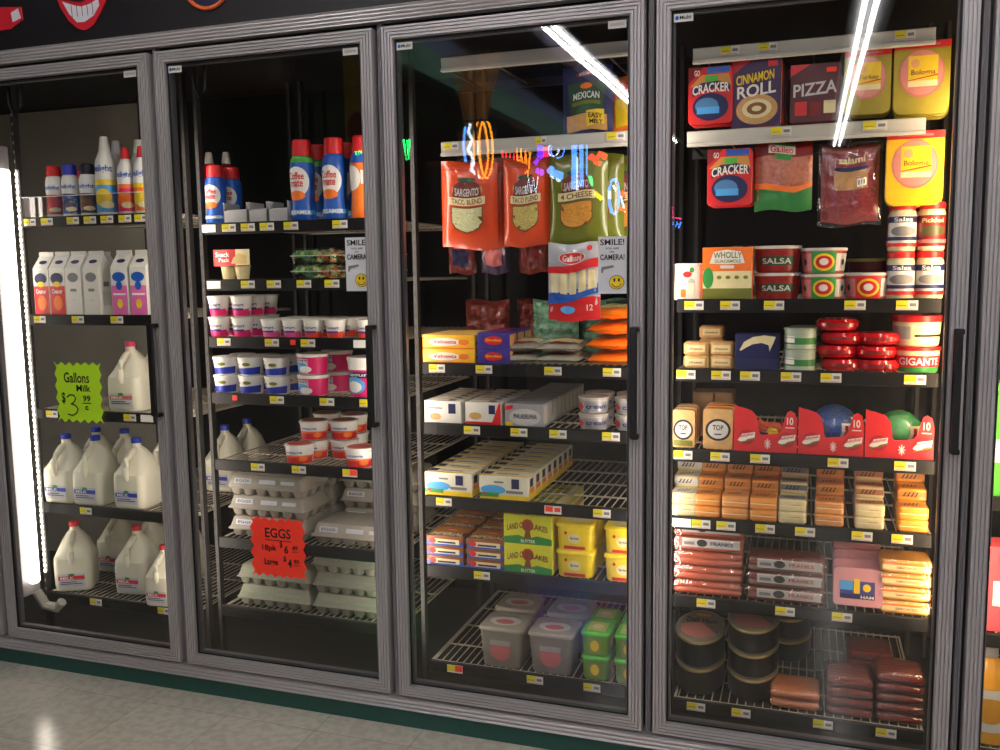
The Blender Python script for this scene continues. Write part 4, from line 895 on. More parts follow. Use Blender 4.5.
# shelf 5
z = ZS[(3, 5)]
GT_ = mat('beige_tub', '8a8378', .4); GT2 = mat('beige_lid', '9b9488', .4)
gt = [('e', .5, .45, .4, .3, ROSE), ('r', .1, .6, .9, .75, GREYP)]
for i, (u, y, n) in enumerate([(506, .215, 1), (555, .215, 1), (520, .38, 1), (572, .38, 1)]):
    for l in range(n):
        item('gt', rtub(.138, .13, .125, GT_, GT2, gt, [('e', .5, .45, .4, .3, LGREY), ('e', .5, .4, .24, .16, ROSE), ('t', 'COUNTRY', .2, .7, .8, .82, GREYINK)], taper=.84), 'spread_tub', (px(u, y, z + .05), y + .008, z + .126 * l), f'beige country spread tub, {("front left", "front right", "rear left", "rear right")[i]} one', 'tub', 'beige spread tubs')
gr = [('r', 0, .1, 1, .9, mat('olive_print', '8d9440', .45)), ('e', .5, .5, .35, .3, YEL)]
for i, (u, y, n) in enumerate([(598, .205, 2), (634, .205, 2), (606, .31, 2), (641, .31, 2)]):
    for l in range(n):
        item('gr', rtub(.082, .10, .072, mat('green_tub', '6a9a34', .4), LGREEN, gr, [('r', .08, .1, .92, .9, mat('lid_print', 'b8c46a', .4)), ('e', .5, .5, .25, .2, CREAM)], sels=gr), 'spread_tub', (px(u, y, z + .05), y + .004, z + .0728 * l), f'lime green spread tub, {("front left", "front right", "rear left", "rear right")[i]} stack, {lev(l, n)}', 'tub', 'lime green spread tubs')

# ================================================================== door 4
hx = lambda u, y=.19, z_=1.7: px(u, y, z_)
hangrail(4, 1.776, 1.562, 2.131, [730, 768, 905], [hx(708), hx(757), hx(813), hx(866), hx(920)], 'upper white price rail in the meat cooler')
hangrail(4, 1.567, 1.549, 2.117, [(781, .05), (875, .055)], [hx(731, .19, 1.5), hx(783, .19, 1.5), hx(851, .19, 1.5), hx(915, .19, 1.5)], 'lower white price rail in the meat cooler')
def pack(w, h, t, m, els, r=.012, edge=None):
    def fn():
        b = MB(); sec = lambda ww, hh, rr, y: [Vector((p.x, y, p.y)) for p in rrect(ww, hh, rr)]
        b.loft([sec(w - .004, h - .004, r, -t / 2), sec(w, h, r, -t / 2 + .002), sec(w, h, r, t * .1)], m); b.loft([sec(w - .01, h - .012, r, t * .1), sec(w - .012, h - .014, r, t / 2)], edge or m)
        f = front(-w / 2, w / 2, -h / 2, h / 2, -t / 2); b.art(f, els); return [('pack', b)]
    return fn
def hangs(key, fn, u, ztop, h, y, n, lab, name='lunch_kit', cat='packaged food', grp=None, tilt=0):
    for j in range(n):
        yy = y + .034 * j; item(key, fn if j == 0 else None, name, (px(u, y, ztop - h / 2) + .004 * j, yy, ztop - h / 2 - .002 * j), lab + ('' if n == 1 else ', ' + row(j)), cat, grp, (0, 0, tilt))
crack = [('p', [(.0, .70), (.35, 1), (0, 1)], DRED), ('r', .42, .88, .92, .985, BLUE), ('p', [(.04, .66), (.3, .86), (.9, .86), (.96, .66)], mat('amber', 'c98a3a', .45)), ('r', .38, .74, .66, .84, LGREEN), ('e', .5, .30, .40, .24, NAVY), ('e', .42, .32, .26, .14, mat('steel_blue', '4878a8', .45)), ('r', .2, .18, .7, .30, LBLUE),
         ('p', [(.1, .48), (.3, .60), (.7, .62), (.94, .56), (.92, .68), (.66, .74), (.3, .72), (.08, .6)], NAVY), ('t', 'CRACKER', .10, .50, .92, .66, WHITE, .04, .03), ('t', 'GO', .14, .84, .26, .94, WHITE)]
cin = [('r', 0, .0, 1, 1, mat('plum', '3a1e4e', .4)), ('p', [(0, .78), (.45, 1), (0, 1)], RED), ('e', .52, .26, .42, .22, TAN), ('e', .52, .27, .3, .14, CREAM), ('e', .52, .27, .2, .09, BROWN), ('e', .52, .27, .1, .04, CREAM), ('t', 'CINNAMON', .1, .62, .86, .76, YEL, .06), ('t', 'ROLL', .12, .42, .90, .60, WHITE, .06), ('r', .74, .86, .93, .94, RED)]
piz = [('r', 0, 0, 1, 1, mat('maroon_card', '54202a', .4)), ('p', [(0, .8), (.4, 1), (0, 1)], RED), ('t', 'PIZZA', .06, .44, .94, .66, LGREY, .05), ('r', .1, .12, .34, .36, RED), ('r', .4, .1, .62, .34, DRED), ('r', .68, .14, .92, .36, CREAM), ('r', .72, .84, .92, .92, REDCARD)]
GU = 'packs on the upper hooks of the meat cooler'; GL = 'packs on the lower hooks of the meat cooler'
CE = mat('red_pack_edge', 'b3252a', .4)
hangs('crk', pack(.114, .146, .028, RED, crack, edge=CREAM), 711, 1.757, .146, .175, 2, 'red and blue CRACKER lunch kit on the upper rail', grp=GU)
hangs('cin', pack(.124, .172, .028, ORANGE, cin, edge=CREAM), 757, 1.768, .172, .175, 4, 'purple CINNAMON ROLL lunch kit', grp=GU, tilt=-.12)
hangs('piz', pack(.118, .142, .028, DRED, piz, edge=DRED), 815, 1.742, .142, .175, 2, 'dark red PIZZA lunch kit', grp=GU)
bol = lambda c, t_: [('r', 0, .90, 1, 1, RED), ('e', .5, .56, .40, .33, ROSE), ('e', .5, .57, .375, .31, MEAT), ('r', .26, .38, .78, .80, YEL), ('t', t_, .31, .52, .74, .61, BROWN), ('r', .26, .38, .78, .46, CREAM), ('p', [(.26, .46), (.78, .52), (.78, .54), (.26, .47)], RED), ('e', .38, .7, .08, .06, mat('peach', 'e0a070', .5)), ('r', .2, .93, .8, .96, ROSE)]
YSHADE = mat('shaded_yellow', '9a8c26', .4); BY = mat('bright_yellow_tray', 'e0b414', .4)  # shade on the upper packs is painted in as a darker yellow
hangs('bo1', pack(.108, .156, .026, YSHADE, bol(YSHADE, 'Turkey'), .018, YSHADE), 867, 1.766, .156, .175, 2, 'shade-painted yellow lunch meat pack behind the bright streak', 'lunch_meat_pack', 'lunch meat', GU)
hangs('bo2', pack(.126, .172, .026, YSHADE, bol(YSHADE, 'Bologna'), .02, YSHADE), 921, 1.775, .172, .175, 3, 'shade-painted yellow lunch meat pack, rightmost upper hook', 'lunch_meat_pack', 'lunch meat', GU)
hangs('crk', None, 730, 1.545, .146, .17, 2, 'red and blue CRACKER lunch kit on the lower rail', grp=GL)
gal = [('p', [(0, 0), (1, 0), (1, .34), (.7, .28), (.3, .28), (0, .34)], mat('kelly', '2f7a3c', .4)), ('p', [(0, .34), (.3, .28), (.7, .28), (1, .34), (1, .40), (.6, .36), (.4, .36), (0, .42)], ORANGE), ('r', 0, .8, 1, 1, DRED), ('p', [(.3, .98), (.7, .98), (.62, .74), (.38, .74)], GREEN), ('r', .24, .83, .70, .95, WHITE), ('t', 'Galileo', .27, .84, .67, .94, RED)]
hang('gal', bag(.142, .172, .03, mat('pepperoni_bag', 'b06a54', .3, noise=.35, nscale=120, coat=.6), gal, 31, .003), px(783, .17, 1.45), 1.555, .172, .18, 'green and orange sliced meat bag between CRACKER kit and salami', 'lunch_meat_pack', 'lunch meat', GL)
def salami():
    b = MB(); pillow(b, .136, .19, .03, SALAMI, (), 33, .003); f = Pillow(.136, .19, .03, 33, .003)
    b.art(f, [('r', .22, .44, .80, .68, mat('salami_label', 'b88a54', .5)), ('r', .25, .74, .78, .9, DRED), ('t', 'salami', .3, .78, .75, .87, CREAM), ('r', .22, .68, .8, .73, NAVY), ('r', .62, .47, .78, .57, WHITE), ('r', .64, .49, .66, .55, INK), ('r', .69, .49, .70, .55, INK), ('r', .73, .49, .75, .55, INK)], 5)
    w_ = MB(); pillow(w_, .152, .206, .036, FILM, (), 34, .005); return [('meat', b), ('wrapper', w_)]
item('salami', salami, 'lunch_meat_pack', (px(850, .17, 1.45), .18, 1.442), 'large wrapped salami pack hanging behind the bright streak', 'lunch meat', GL)
hangs('bo3', pack(.130, .178, .03, BY, bol(BY, 'Bologna'), .022, BY), 914, 1.562, .178, .17, 2, 'bright yellow Bologna pack, rightmost lower hook', 'lunch_meat_pack', 'lunch meat', GL)
# shelf 1
z = ZS[(4, 1)]
item('wb', rtub(.078, .075, .098, mat('white_pouch', 'ddd6cc', .4), CARD, [('e', .45, .72, .3, .09, RED), ('e', .7, .5, .22, .1, GREYP), ('r', .0, .05, .35, .28, ORANGE), ('r', .55, .18, .9, .45, CREAM), ('e', .75, .85, .15, .08, GREEN)], taper=.97, lh=.004), 'dip_carton', (px(687, .2, z + .04), .205, z), 'white dip carton with red oval at the left end of the guacamole shelf', 'food box')
wh = [('r', 0, .55, 1, 1, ORANGE), ('r', 0, .22, 1, .55, CREAM), ('r', 0, 0, 1, .22, OLIVE), ('e', .11, .42, .11, .2, GREEN), ('p', [(.14, .70), (.22, .92), (.5, .96), (.78, .92), (.86, .70), (.5, .68)], WHITE), ('t', 'WHOLLY', .22, .79, .80, .91, OLIVE, 0, .01), ('t', 'GUACAMOLE', .24, .71, .78, .77, OLIVE), ('r', .36, .60, .64, .66, CARD)] + [('e', x_, .43, .05, .035, OLIVE) for x_ in (.34, .52, .7, .88)]
item('wh', carton_box(.128, .055, .139, ORANGE, wh, [('r', 0, 0, 1, 1, mat('amber_top', 'e0982c', .45))]), 'guacamole_box', (px(727, .157, z + .06), .157, z), 'orange and green WHOLLY guacamole box on the meat cooler shelf', 'food box')
sal = [('r', 0, 0, 1, 1, mat('salsa', '8a1e1a', .35, noise=.35, nscale=90)), ('r', .25, .3, .75, .7, DGREEN), ('t', 'SALSA', .3, .36, .7, .62, LGREY), ('r', .05, .2, .1, .8, ROSE)]
for l in range(2): item('sal', cup(.070, .052, .059, DRED, LGREY, sal, lid=.008), 'salsa_tub', (px(777, .225, z + .04), .225, z + .0705 * l), f'round tub of dark red salsa with grey lid, {lev(l, 2)}', 'tub', 'dark salsa tubs')
pic = lambda g: [('r', 0, 0, 1, 1, mat('pico_red', 'a03a34', .4, noise=.3, nscale=90)), ('r', .02, .1, .34, .9, ROSE), ('r', .66, .1, .98, .9, LGREY), ('r', .3, 0, .7, 1, g), ('e', .5, .5, .17, .4, YEL), ('e', .5, .5, .13, .3, RED), ('e', .5, .52, .07, .16, WHITE), ('e', .18, .5, .03, .15, INK), ('e', .83, .5, .03, .15, INK)]
for l in range(2): item('pic', cup(.066, .050, .056, ROSE, LGREY, pic(GREEN), lid=.007, span=PI * .9, c=-.0), 'salsa_tub', (px(823, .22, z + .04), .22, z + .0665 * l), f'salsa tub with green square label and round sun, {lev(l, 2)}', 'tub', 'green label salsa tubs')
item('pic2', cup(.068, .051, .057, ROSE, LGREY, pic(RED), lid=.007, span=PI * .9), 'salsa_tub', (px(867, .22, z + .04), .22, z), 'single salsa tub with red label and yellow sun', 'tub')
item('slid', cup(.052, .052, .056, mat('deep_red', '5a1a1c', .4), mat('olive_lid', '9a9a3c', .4), [], lid=.008), 'salsa_tub', (px(869, .35, z + .04), .35, z + .0002), 'dark red tub with olive lid behind the red label salsa', 'tub')
item('slid', None, 'salsa_tub', (px(869, .35, z + .04), .35, z + .0525), 'dark red tub with olive lid behind, on top of its twin', 'tub')
def jar(c1, c2, gen):
    def fn():
        pr = [(.028, 0), (.031, .003), (.032, .01), (.032, .092), (.0295, .100), (.028, .103)]
        b = MB(); b.lathe(pr, mat('jar_food', 'cfc59c', .3, noise=.15), 40)
        b.art(Cyl(rad(pr), .012, .088, PI * 1.0), [('r', 0, .0, 1, 1, c1)] + ([('r', 0, .78, 1, .98, c2), ('t', 'Salsa', .28, .81, .72, .95, WHITE), ('e', .5, .5, .3, .16, GREYINK), ('r', .0, .2, 1, .32, c2), ('r', 0, .0, 1, .12, RED)] if gen else [('t', 'Pickled', .24, .76, .76, .9, CREAM), ('e', .5, .5, .34, .16, mat('pickle', '4a4a2a', .4)), ('r', 0, .1, 1, .22, ROSE)]))
        l = MB(); l.lathe([(.030, .1032), (.031, .105), (.031, .117), (.0295, .119)], RED, 22); return [('jar_body', b), ('lid', l)]
    return fn
JG = 'red-lidded jars at the right of the salsa shelf'
item('j1', jar(CARD, NAVY, 1), 'jar', (px(900.5, .195, z + .05), .195, z), 'blue and white label jar with red lid, lower left', 'jar', JG)
item('j1', None, 'jar', (px(929.5, .2, z + .05), .2, z), 'blue and white label jar with red lid, lower right', 'jar', JG)
item('j1', None, 'jar', (px(900.5, .195, z + .05), .197, z + .1194), 'blue and white label jar with red lid stacked on top at left', 'jar', JG)
item('j2', jar(DRED, DRED, 0), 'jar', (px(929.5, .2, z + .05), .202, z + .1194), 'dark red label jar stacked on top at right', 'jar', JG)
for i, (u, y) in enumerate([(894, .29), (926, .29)]):
    for l in range(2): item('j2', None, 'jar', (px(u, y, z + .05) + .012, y, z + .1194 * l), f'dark red label jar in the second row, {("left", "right")[i]}, {lev(l, 2)}', 'jar', JG)
# dim jars deep behind the tubs
for i, u in enumerate([738, 752, 766]):
    item('dj', bottle(.15, .022, mat('dim_glass', '5a5860', .3), GREYP, [('r', .1, .2, .9, .6, GREYP)]), 'sauce_bottle', (px(u, .55, z + .1), .55 + .02 * i, z), f'dim sauce bottle deep behind the guacamole box, {("left", "middle", "right")[i]} one', 'bottle', 'dim bottles at the back')
# shelf 2
z = ZS[(4, 2)]
for i, (u, y, l) in enumerate([(697, .19, 0), (697, .19, 1), (722, .2, 0), (722, .2, 1), (745, .31, 0), (712, .31, 2), (712, .31, 1), (712, .31, 0)]):
    lb = ['left block below', 'left block on top', 'right block below', 'right block on top', 'block behind at the right', 'rear stack, top', 'rear stack, middle', 'rear stack, bottom'][i]
    def blk():
        b = MB(); b.rbox(-.034, -.03, 0, .034, .03, .036, TANCH, .005); b.art(front(-.03, .03, .004, .032, -.03), [('r', .12, .2, .9, .85, mat('beige_print', 'e0cc98', .5)), ('t', 'cheese', .2, .4, .8, .62, BROWN)], 2); return [('block', b)]
    item('blk', blk, 'cheese_block', (px(u, y, z + .03), y, z + .0365 * l), 'tan cheese in film, ' + lb, 'cheese', 'tan cheese blocks on the waxed cheese shelf')
def navybox():
    b = MB(); w_, h = .112, .095; b.rbox(-w_ / 2, 0, 0, w_ / 2, .07, h, NAVY, .0015)
    b.art(front(-w_ / 2, w_ / 2, 0, h, 0), [('p', [(.10, .55), (.20, .78), (.40, .92), (.66, .97), (.92, .93), (.86, .74), (.78, .52), (.76, .70), (.60, .76), (.40, .72), (.24, .62), (.14, .54)], CREAM)]); return [('box', b)]
item('nb', navybox, 'cheese_box', (px(757, .17, z + .04), .165, z), 'navy blue cheese box with a cream arc', 'food box')
gc = [('r', 0, .25, 1, .62, mat('kelly', '', .4)), ('r', .1, .35, .4, .6, WHITE), ('r', .1, .66, .4, .72, WHITE)]
for i, (u, y) in enumerate([(800, .19), (806, .27)]):
    for l in range(2): item('gc', cup(.056, .040, .040, mat('whitish_plastic', 'a9b5a4', .35), mat('pale_green_lid', '9fb09a', .35), gc, lid=.006), 'cheese_tub', (px(u, y, z + .04), y, z + .0565 * l), f'green and white cheese tub, {("front", "rear")[i]} stack, {lev(l, 2)}', 'tub', 'green and white tubs')
def waxed():
    b = MB(); b.lathe([(.036, 0), (.047, .003), (.0535, .012), (.0535, .022), (.047, .031), (.034, .034)], REDWAX, 36)
    b.art(Cyl(lambda z_: .0536, .013, .021, PI * .4), [('r', .1, 0, .9, 1, DRED)]); return [('cheese', b)]
for i, (u, y, n) in enumerate([(839, .21, 4), (877, .205, 3)]):
    for l in range(n): item('wax', waxed, 'waxed_cheese', (px(u, y, z + .04) + .006 * (-1) ** l * (1 if i == 0 else .5), y, z + .0345 * l), f'round red waxed cheese, {("left", "right")[i]} stack, {("lowest", "second", "third", "topmost")[l if l < n - 1 else 3]}', 'cheese', 'red waxed cheeses')
item('wax', None, 'waxed_cheese', (px(860, .34, z + .04), .335, z), 'round red waxed cheese behind the two stacks, lower', 'cheese', 'red waxed cheeses')
item('wax', None, 'waxed_cheese', (px(860, .34, z + .04), .335, z + .0345), 'round red waxed cheese behind the two stacks, upper', 'cheese', 'red waxed cheeses')
ft = [('r', 0, 0, 1, .96, CREAM), ('r', .1, .3, .4, .85, GREYP), ('r', .45, .4, .95, .5, INK)]
ft2 = [('r', 0, .3, 1, 1, RED), ('t', 'FIGARO', .3, .45, .8, .8, WHITE), ('r', .3, 0, .9, .28, GREEN)]
ft3 = lambda: [('r', 0, 0, 1, .25, GREEN), ('r', 0, .25, 1, .8, RED), ('t', 'GIGANTE', .25, .35, .8, .7, WHITE)]
item('ft2', cup(.066, .051, .056, CREAM, RED, ft3(), lid=.009), 'cheese_tub', (px(929, .21, z + .03), .215, z), 'red banded cheese tub beside the right lamp, lower one', 'tub')
item('ft', cup(.078, .052, .057, CREAM, RED, ft, lid=.016), 'cheese_tub', (px(929, .21, z + .03), .215, z + .0665), 'white cheese tub with red lid, overexposed by the right lamp', 'tub')
# shelf 3
z = ZS[(4, 3)]
top_ = lambda g: [('r', .02, .02, .98, .98, TANCH), ('e', .5, .48, .42, .27, INK), ('e', .5, .48, .34, .215, LGREY), ('t', 'TOP', .32, .47, .68, .60, INK), ('r', .38, .36, .62, .39, INK)] + ([('r', .1, .06, .9, .2, OLIVE)] if g else [])
for j in range(3):
    item('tp1', pack(.064, .105, .045, TANCH, top_(1), .012), 'cheese_pack', (px(680, .19, z + .05), .19 + .048 * j, z + .0535), f'square tan cheese pack with round black TOP label at far left, {row(j)}', 'cheese', 'square tan cheese packs')
    item('tp2', pack(.080, .112, .045, CHEDDAR, top_(0), .012), 'cheese_pack', (1.636, .19 + .048 * j, z + .057), f'square orange cheese pack with round black TOP label, {row(j)}', 'cheese', 'square orange cheese packs')
TR = mat('red_card_tray', 'd0222a', .45)
def btray(w_):
    def fn():
        b = MB(); d = .2; t = .0015; h = .125
        P1 = [(0, 0), (1, 0), (1, .66), (.97, .86), (.90, .92), (.84, .88), (.80, .72), (.76, .50), (.70, .42), (.44, .38), (.40, .44), (.385, .62), (.36, .78), (.28, .90), (.14, .96), (.05, .98), (.04, 1), (0, 1)]
        q = [(-w_ / 2 + w_ * x, h * zz) for x, zz in P1]
        b.loft([[Vector((x, t, zz)) for x, zz in q], [Vector((x, 0, zz)) for x, zz in q]], TR, smooth=False)
        for s in (-1, 1):
            x = s * (w_ / 2 - t / 2); q2 = [(0.002, .001), (d, .001), (d, h * .4), (.1, h * .45), (.05, h * .55), (.002, h * .66)]
            b.loft([[Vector((x - t / 2, y, zz)) for y, zz in q2], [Vector((x + t / 2, y, zz)) for y, zz in q2]], TR, smooth=False)
        b.box(-w_ / 2, d, 0, w_ / 2, d + t, h * .4, TR); b.box(-w_ / 2 + t, t, 0, w_ / 2 - t, d, t, TR)
        f = front(-w_ / 2, w_ / 2, 0, h, 0)
        logo = lambda cx, cz: [('e', cx, cz, .13, .16, mat('dark_tray_red', 'a81820', .45)), ('p', [(cx - .14, cz - .07), (cx - .07, cz + .07), (cx + .14, cz + .12), (cx + .13, cz), (cx + .02, cz - .04), (cx - .05, cz - .11)], WHITE), ('t', 'Babybel', cx - .11, cz - .03, cx + .11, cz + .05, RED, .06), ('l', [(cx - .12, cz - .12), (cx, cz - .08), (cx + .13, cz - .02)], .008, GREEN)]
        b.art(f, logo(.20, .32) + logo(.84, .30) + [('t', '10', .84, .62, .94, .78, WHITE), ('r', .82, .55, .96, .57, WHITE)] + [('l', [(.54 + .05 * math.cos(a), .2 + .1 * math.sin(a)), (.54 - .05 * math.cos(a), .2 - .1 * math.sin(a))], .008, WHITE) for a in (0, .8, 1.6, 2.4)])
        return [('tray', b)]
    return fn
def netmat(name, c):
    if name in MATS: return MATS[name]
    m = mat(name, c, .35, coat=.5); nt = m.node_tree; N = nt.nodes; L = nt.links; bs = N['Principled BSDF']
    tc = N.new('ShaderNodeTexCoord'); mp = N.new('ShaderNodeMapping'); mp.inputs['Rotation'].default_value = (.6, .785, .5); ck = N.new('ShaderNodeTexVoronoi'); ck.feature = 'DISTANCE_TO_EDGE'; ck.inputs['Scale'].default_value = 75
    L.new(tc.outputs['Object'], mp.inputs[0]); L.new(mp.outputs[0], ck.inputs['Vector']); lt = N.new('ShaderNodeMath'); lt.operation = 'LESS_THAN'; lt.inputs[1].default_value = .05; L.new(ck.outputs['Distance'], lt.inputs[0])
    mx = N.new('ShaderNodeMix'); mx.data_type = 'RGBA'; L.new(lt.outputs[0], mx.inputs[0]); src = bs.inputs['Base Color'].links[0].from_socket; L.new(src, mx.inputs[6]); mx.inputs[7].default_value = (.16, .16, .15, 1); L.new(mx.outputs[2], bs.inputs['Base Color']); return m
def netbag(key_m, tagm):
    def fn():
        b = MB(); b.lathe([(.006, -.044), (.026, -.041), (.043, -.026), (.05, -.004), (.047, .012), (.038, .028), (.022, .040), (.006, .045)], key_m, 24, 1.15, .8)
        t = MB(); t.art(Cyl(rad([(.0425, -.026), (.0495, -.004), (.0465, .012), (.036, .028)]), -.026, .02, PI * .8, .2, 1.17, .82), [('p', [(.55, .1), (.85, .1), (.82, .9), (.58, .95)], tagm), ('p', [(.62, .2), (.7, .2), (.7, .8), (.64, .8)], RED)], 3); return [('net', b), ('paper_tag', t)]
    return fn
for i, (u0, u1, kk, lb) in enumerate([(734, 801, 'dark', 'left'), (801, 870, 'blue', 'middle'), (871, 944, 'green', 'right')]):
    ww = .160; cxm = 1.759 + .1630 * i
    item('btray', btray(ww), 'display_tray', (cxm, .1555, z + .0006), f'red Babybel cheese display tray with curved cutaway, {lb} of three', 'display tray', 'red cheese display trays')
    if kk == 'dark':
        b = MB(); pillow(b, .07, .05, .03, mat('red_yellow_wrap', 'c8502c', .35, noise=.1, coat=.5), [('p', [(.4, .2), (.9, .3), (.8, .7), (.45, .8)], YEL), ('r', .1, .3, .5, .45, NAVY)], 3)
        single('cheese_bag', b, (cxm + .008, .20, z + .052), 'small red and yellow wrapped snack in the left red tray', 'cheese bag', rot=(0, .3, 0))
    else:
        m = netmat('blue_net', '2456a8') if kk == 'blue' else netmat('green_red_net', '2f8a4a')
        item('nb' + kk, netbag(m, WHITE if kk == 'blue' else CREAM), 'netted_cheese_bag', (cxm + .006, .215, z + .066), f'{"blue" if kk == "blue" else "green"} net bag of small cheeses in the {lb} red tray', 'cheese bag')
        item('nb' + kk, None, 'netted_cheese_bag', (cxm + .012, .305, z + .070 if kk == 'blue' else z + .060), f'{"blue" if kk == "blue" else "green"} net bag at the back of the {lb} red tray', 'cheese bag')
for i, (u, y) in enumerate([(703, .36), (722, .37)]):
    item('bb', carton_box(.12 if 0 else .06, .1, .13, mat('dim_tan_box', '8a6a44', .5)), 'cheese_box', (px(u, y, z + .1), y, z), f'dim tan box standing behind the tan cheese packs, {("left", "right")[i]}', 'food box')
# shelf 4: stacked cheese blocks in film with labels
z = ZS[(4, 4)]
def wedge(m, band, fr=False):
    def fn():
        b = MB(); b.rbox(-.036, -.033, 0, .036, .033, .032, m, .004)
        lab = [('r', 0, .2, 1, .8, band)] + [('l', [(.2 + .14 * i, .3), (.28 + .14 * i, .72)], .02, INK) for i in range(4)] + [('r', .15, .34, .6, .38, INK)]
        b.art(topf(-.033, .033, -.03, .03, .032), lab, 2); b.art(front(-.033, .033, .002, .030, -.033), [('r', .0, .45, 1, .52, mat('film_line', 'e8dcb8', .3)), ('r', .45, .6, .8, .64, BROWN)], 2)
        if fr: b.art(front(-.034, .034, .006, .030, -.033), lab, 4)
        return [('block', b)]
    return fn
cols = [(681, 'w1', PALECH, LGREY, 'pale white cheese'), (702, 'w2', CHEDDAR, mat('dull_orange', 'b8783a', .5), 'orange cheddar'), (727, 'w3', mat('tan_orange', 'd08c48', .35, noise=.08, coat=.4), mat('dull_orange', '', .5), 'tan orange cheese'), (755, 'w2', CHEDDAR, None, 'orange cheddar'), (788, 'w4', PALECH, mat('blue_grey_band', '6a7484', .5), 'pale cheese with blue-grey label'),
        (829, 'w3', CHEDDAR, None, 'tan orange cheese'), (869, 'w5', PALECH, mat('rust_band', 'a06a4a', .5), 'pale cheese with rust label'), (912, 'w6', mat('vivid_orange_cheese', 'e59a34', .35, coat=.4), mat('dull_orange', '', .5), 'vivid orange cheese')]
prevx = -9
for c, (u, key, m, bnd, nm) in enumerate(cols):
    for j, n in enumerate((2, 3, 4)):
        y = .192 + .069 * j; x = max(px(u, .19, z + .03), prevx + .0740) if j == 0 else x0_ + .002 * j
        if j == 0: x0_ = x; prevx = x
        for l in range(n):
            item(key + ('f' if j else ''), wedge(m, bnd, j > 0) if bnd else None, 'cheese_block', (x, y, z + .0328 * l), f'{nm}, {("first", "second", "third", "fourth", "fifth", "sixth", "seventh", "eighth")[c]} column from the left, {row(j)}, {("lowest", "second", "third", "topmost")[l if l < n - 1 else 3]}', 'cheese', 'film-wrapped cheese blocks')
# shelf 5: frankfurters, ham, cheese packs
z = ZS[(4, 5)]
def links(m, w_, n, lays, labm, dark, d=.1, r=.0105, film=True, lettr='', plain=False):
    def fn():
        b = MB()
        for l in range(lays):
            for i in range(n):
                y = -d / 2 + (i + .5) * d / n; zz = r + l * r * 1.75; x1 = w_ / 2 - .006
                b.tube([(-x1, y, zz), (-x1 + .004, y, zz), (-x1 + .014, y, zz), (x1 - .014, y, zz), (x1 - .004, y, zz), (x1, y, zz)], [r * .35, r * .75, r, r, r * .75, r * .35], m, 10)
        H = r * 2 + (lays - 1) * r * 1.75; q = MB(); f = front(-w_ * .36, w_ * .44, H * .30, H * .92, -d / 2 - .002)
        q.box(-w_ * .36, -d / 2 - .002, H * .30, w_ * .44, -d / 2 - .0012, H * .92, labm); plain or q.art(f, [('e', .35, .5, .09, .42, dark), ('r', .04, .25, .22, .6, GREYINK), ('t', lettr or 'FRANKS', .5, .3, .88, .72, RED if lettr else NAVY)])
        wz = MB(); wz.loft([rrect(w_ - .006, d, .01, .0), rrect(w_ + .01, d + .008, .014, H * .4), rrect(w_ + .008, d + .006, .014, H * .8), rrect(w_ - .012, d - .01, .01, H + .0016)], FILM)
        return [('sausages', b), ('wrapper', wz)] if plain else [('sausages', b), ('label_strip', q), ('wrapper', wz)]
    return fn
HK = .0415
for l in range(5):
    item('fk1' if l > 2 else 'fk1n', links(FRANK, .195, 5, 2, LGREY if l > 2 else FRANK, INK, plain=l <= 2), 'frankfurter_pack', (px(707, .2, z + .05) + (.004 if l % 2 else 0), .212, z + .0008 + .0415 * l), f'wrapped frankfurters, left stack under the cheese blocks, {("lowest", "second", "third", "fourth", "topmost")[l]}', 'frankfurters', 'frankfurter packs, left stack')
for l in range(3):
    item('fk2', links(FRANKR, .205, 5, 2, LGREY, INK, lettr='FRANKS '), 'frankfurter_pack', (px(785, .2, z + .05) + .002, .212, z + .0008 + .0415 * l), f'wrapped red frankfurters, middle stack, {("lowest", "middle", "topmost")[l]}', 'frankfurters', 'frankfurter packs, middle stack')
hm_ = [('r', .14, .2, .84, .66, mat('ham_blue', '3a3a86', .45)), ('r', .14, .2, .84, .32, NAVY), ('r', .42, .34, .54, .72, YEL), ('r', .14, .42, .4, .66, LBLUE), ('e', .68, .5, .08, .1, YEL), ('t', 'HAM', .56, .22, .82, .30, WHITE)]
for j in range(4):
    item('ham', pack(.122, .100, .030, mat('ham_pink', 'c98f98', .35, coat=.4), hm_, .01, MEAT), 'lunch_meat_pack', (px(857, .2, z + .05), .180 + .036 * j, z + .060 + .014 * j), f'pink ham pack with blue label standing behind the glass, {row(j)}', 'lunch meat', 'pink ham packs', (-.18, 0, 0))
for l in range(4):
    b_ = 'lowest second third topmost'.split()[l]
    item('oc', lambda: [('slices', (lambda q: (q.rbox(-.062, -.05, 0, .062, .05, .034, mat('orange_slices', 'e8a848', .4, coat=.5), .006), q.art(front(-.056, .056, .004, .03, -.05), [('r', 0, .2, 1, .7, CREAM), ('r', .0, .7, 1, .9, ORANGE), ('t', 'SMOKED', .3, .3, .8, .55, BROWN)], 2), q)[2])(MB())), ('wrapper', (lambda q: (q.loft([rrect(.126, .104, .008, .0), rrect(.134, .112, .012, .012), rrect(.132, .11, .012, .026), rrect(.12, .1, .008, .0355)], FILM), q)[1])(MB()))],
         'cheese_pack', (px(911, .2, z + .05), .215, z + .001 + .0365 * l), f'orange sliced cheese pack by the right lamp, {b_}', 'cheese', 'orange sliced cheese packs')
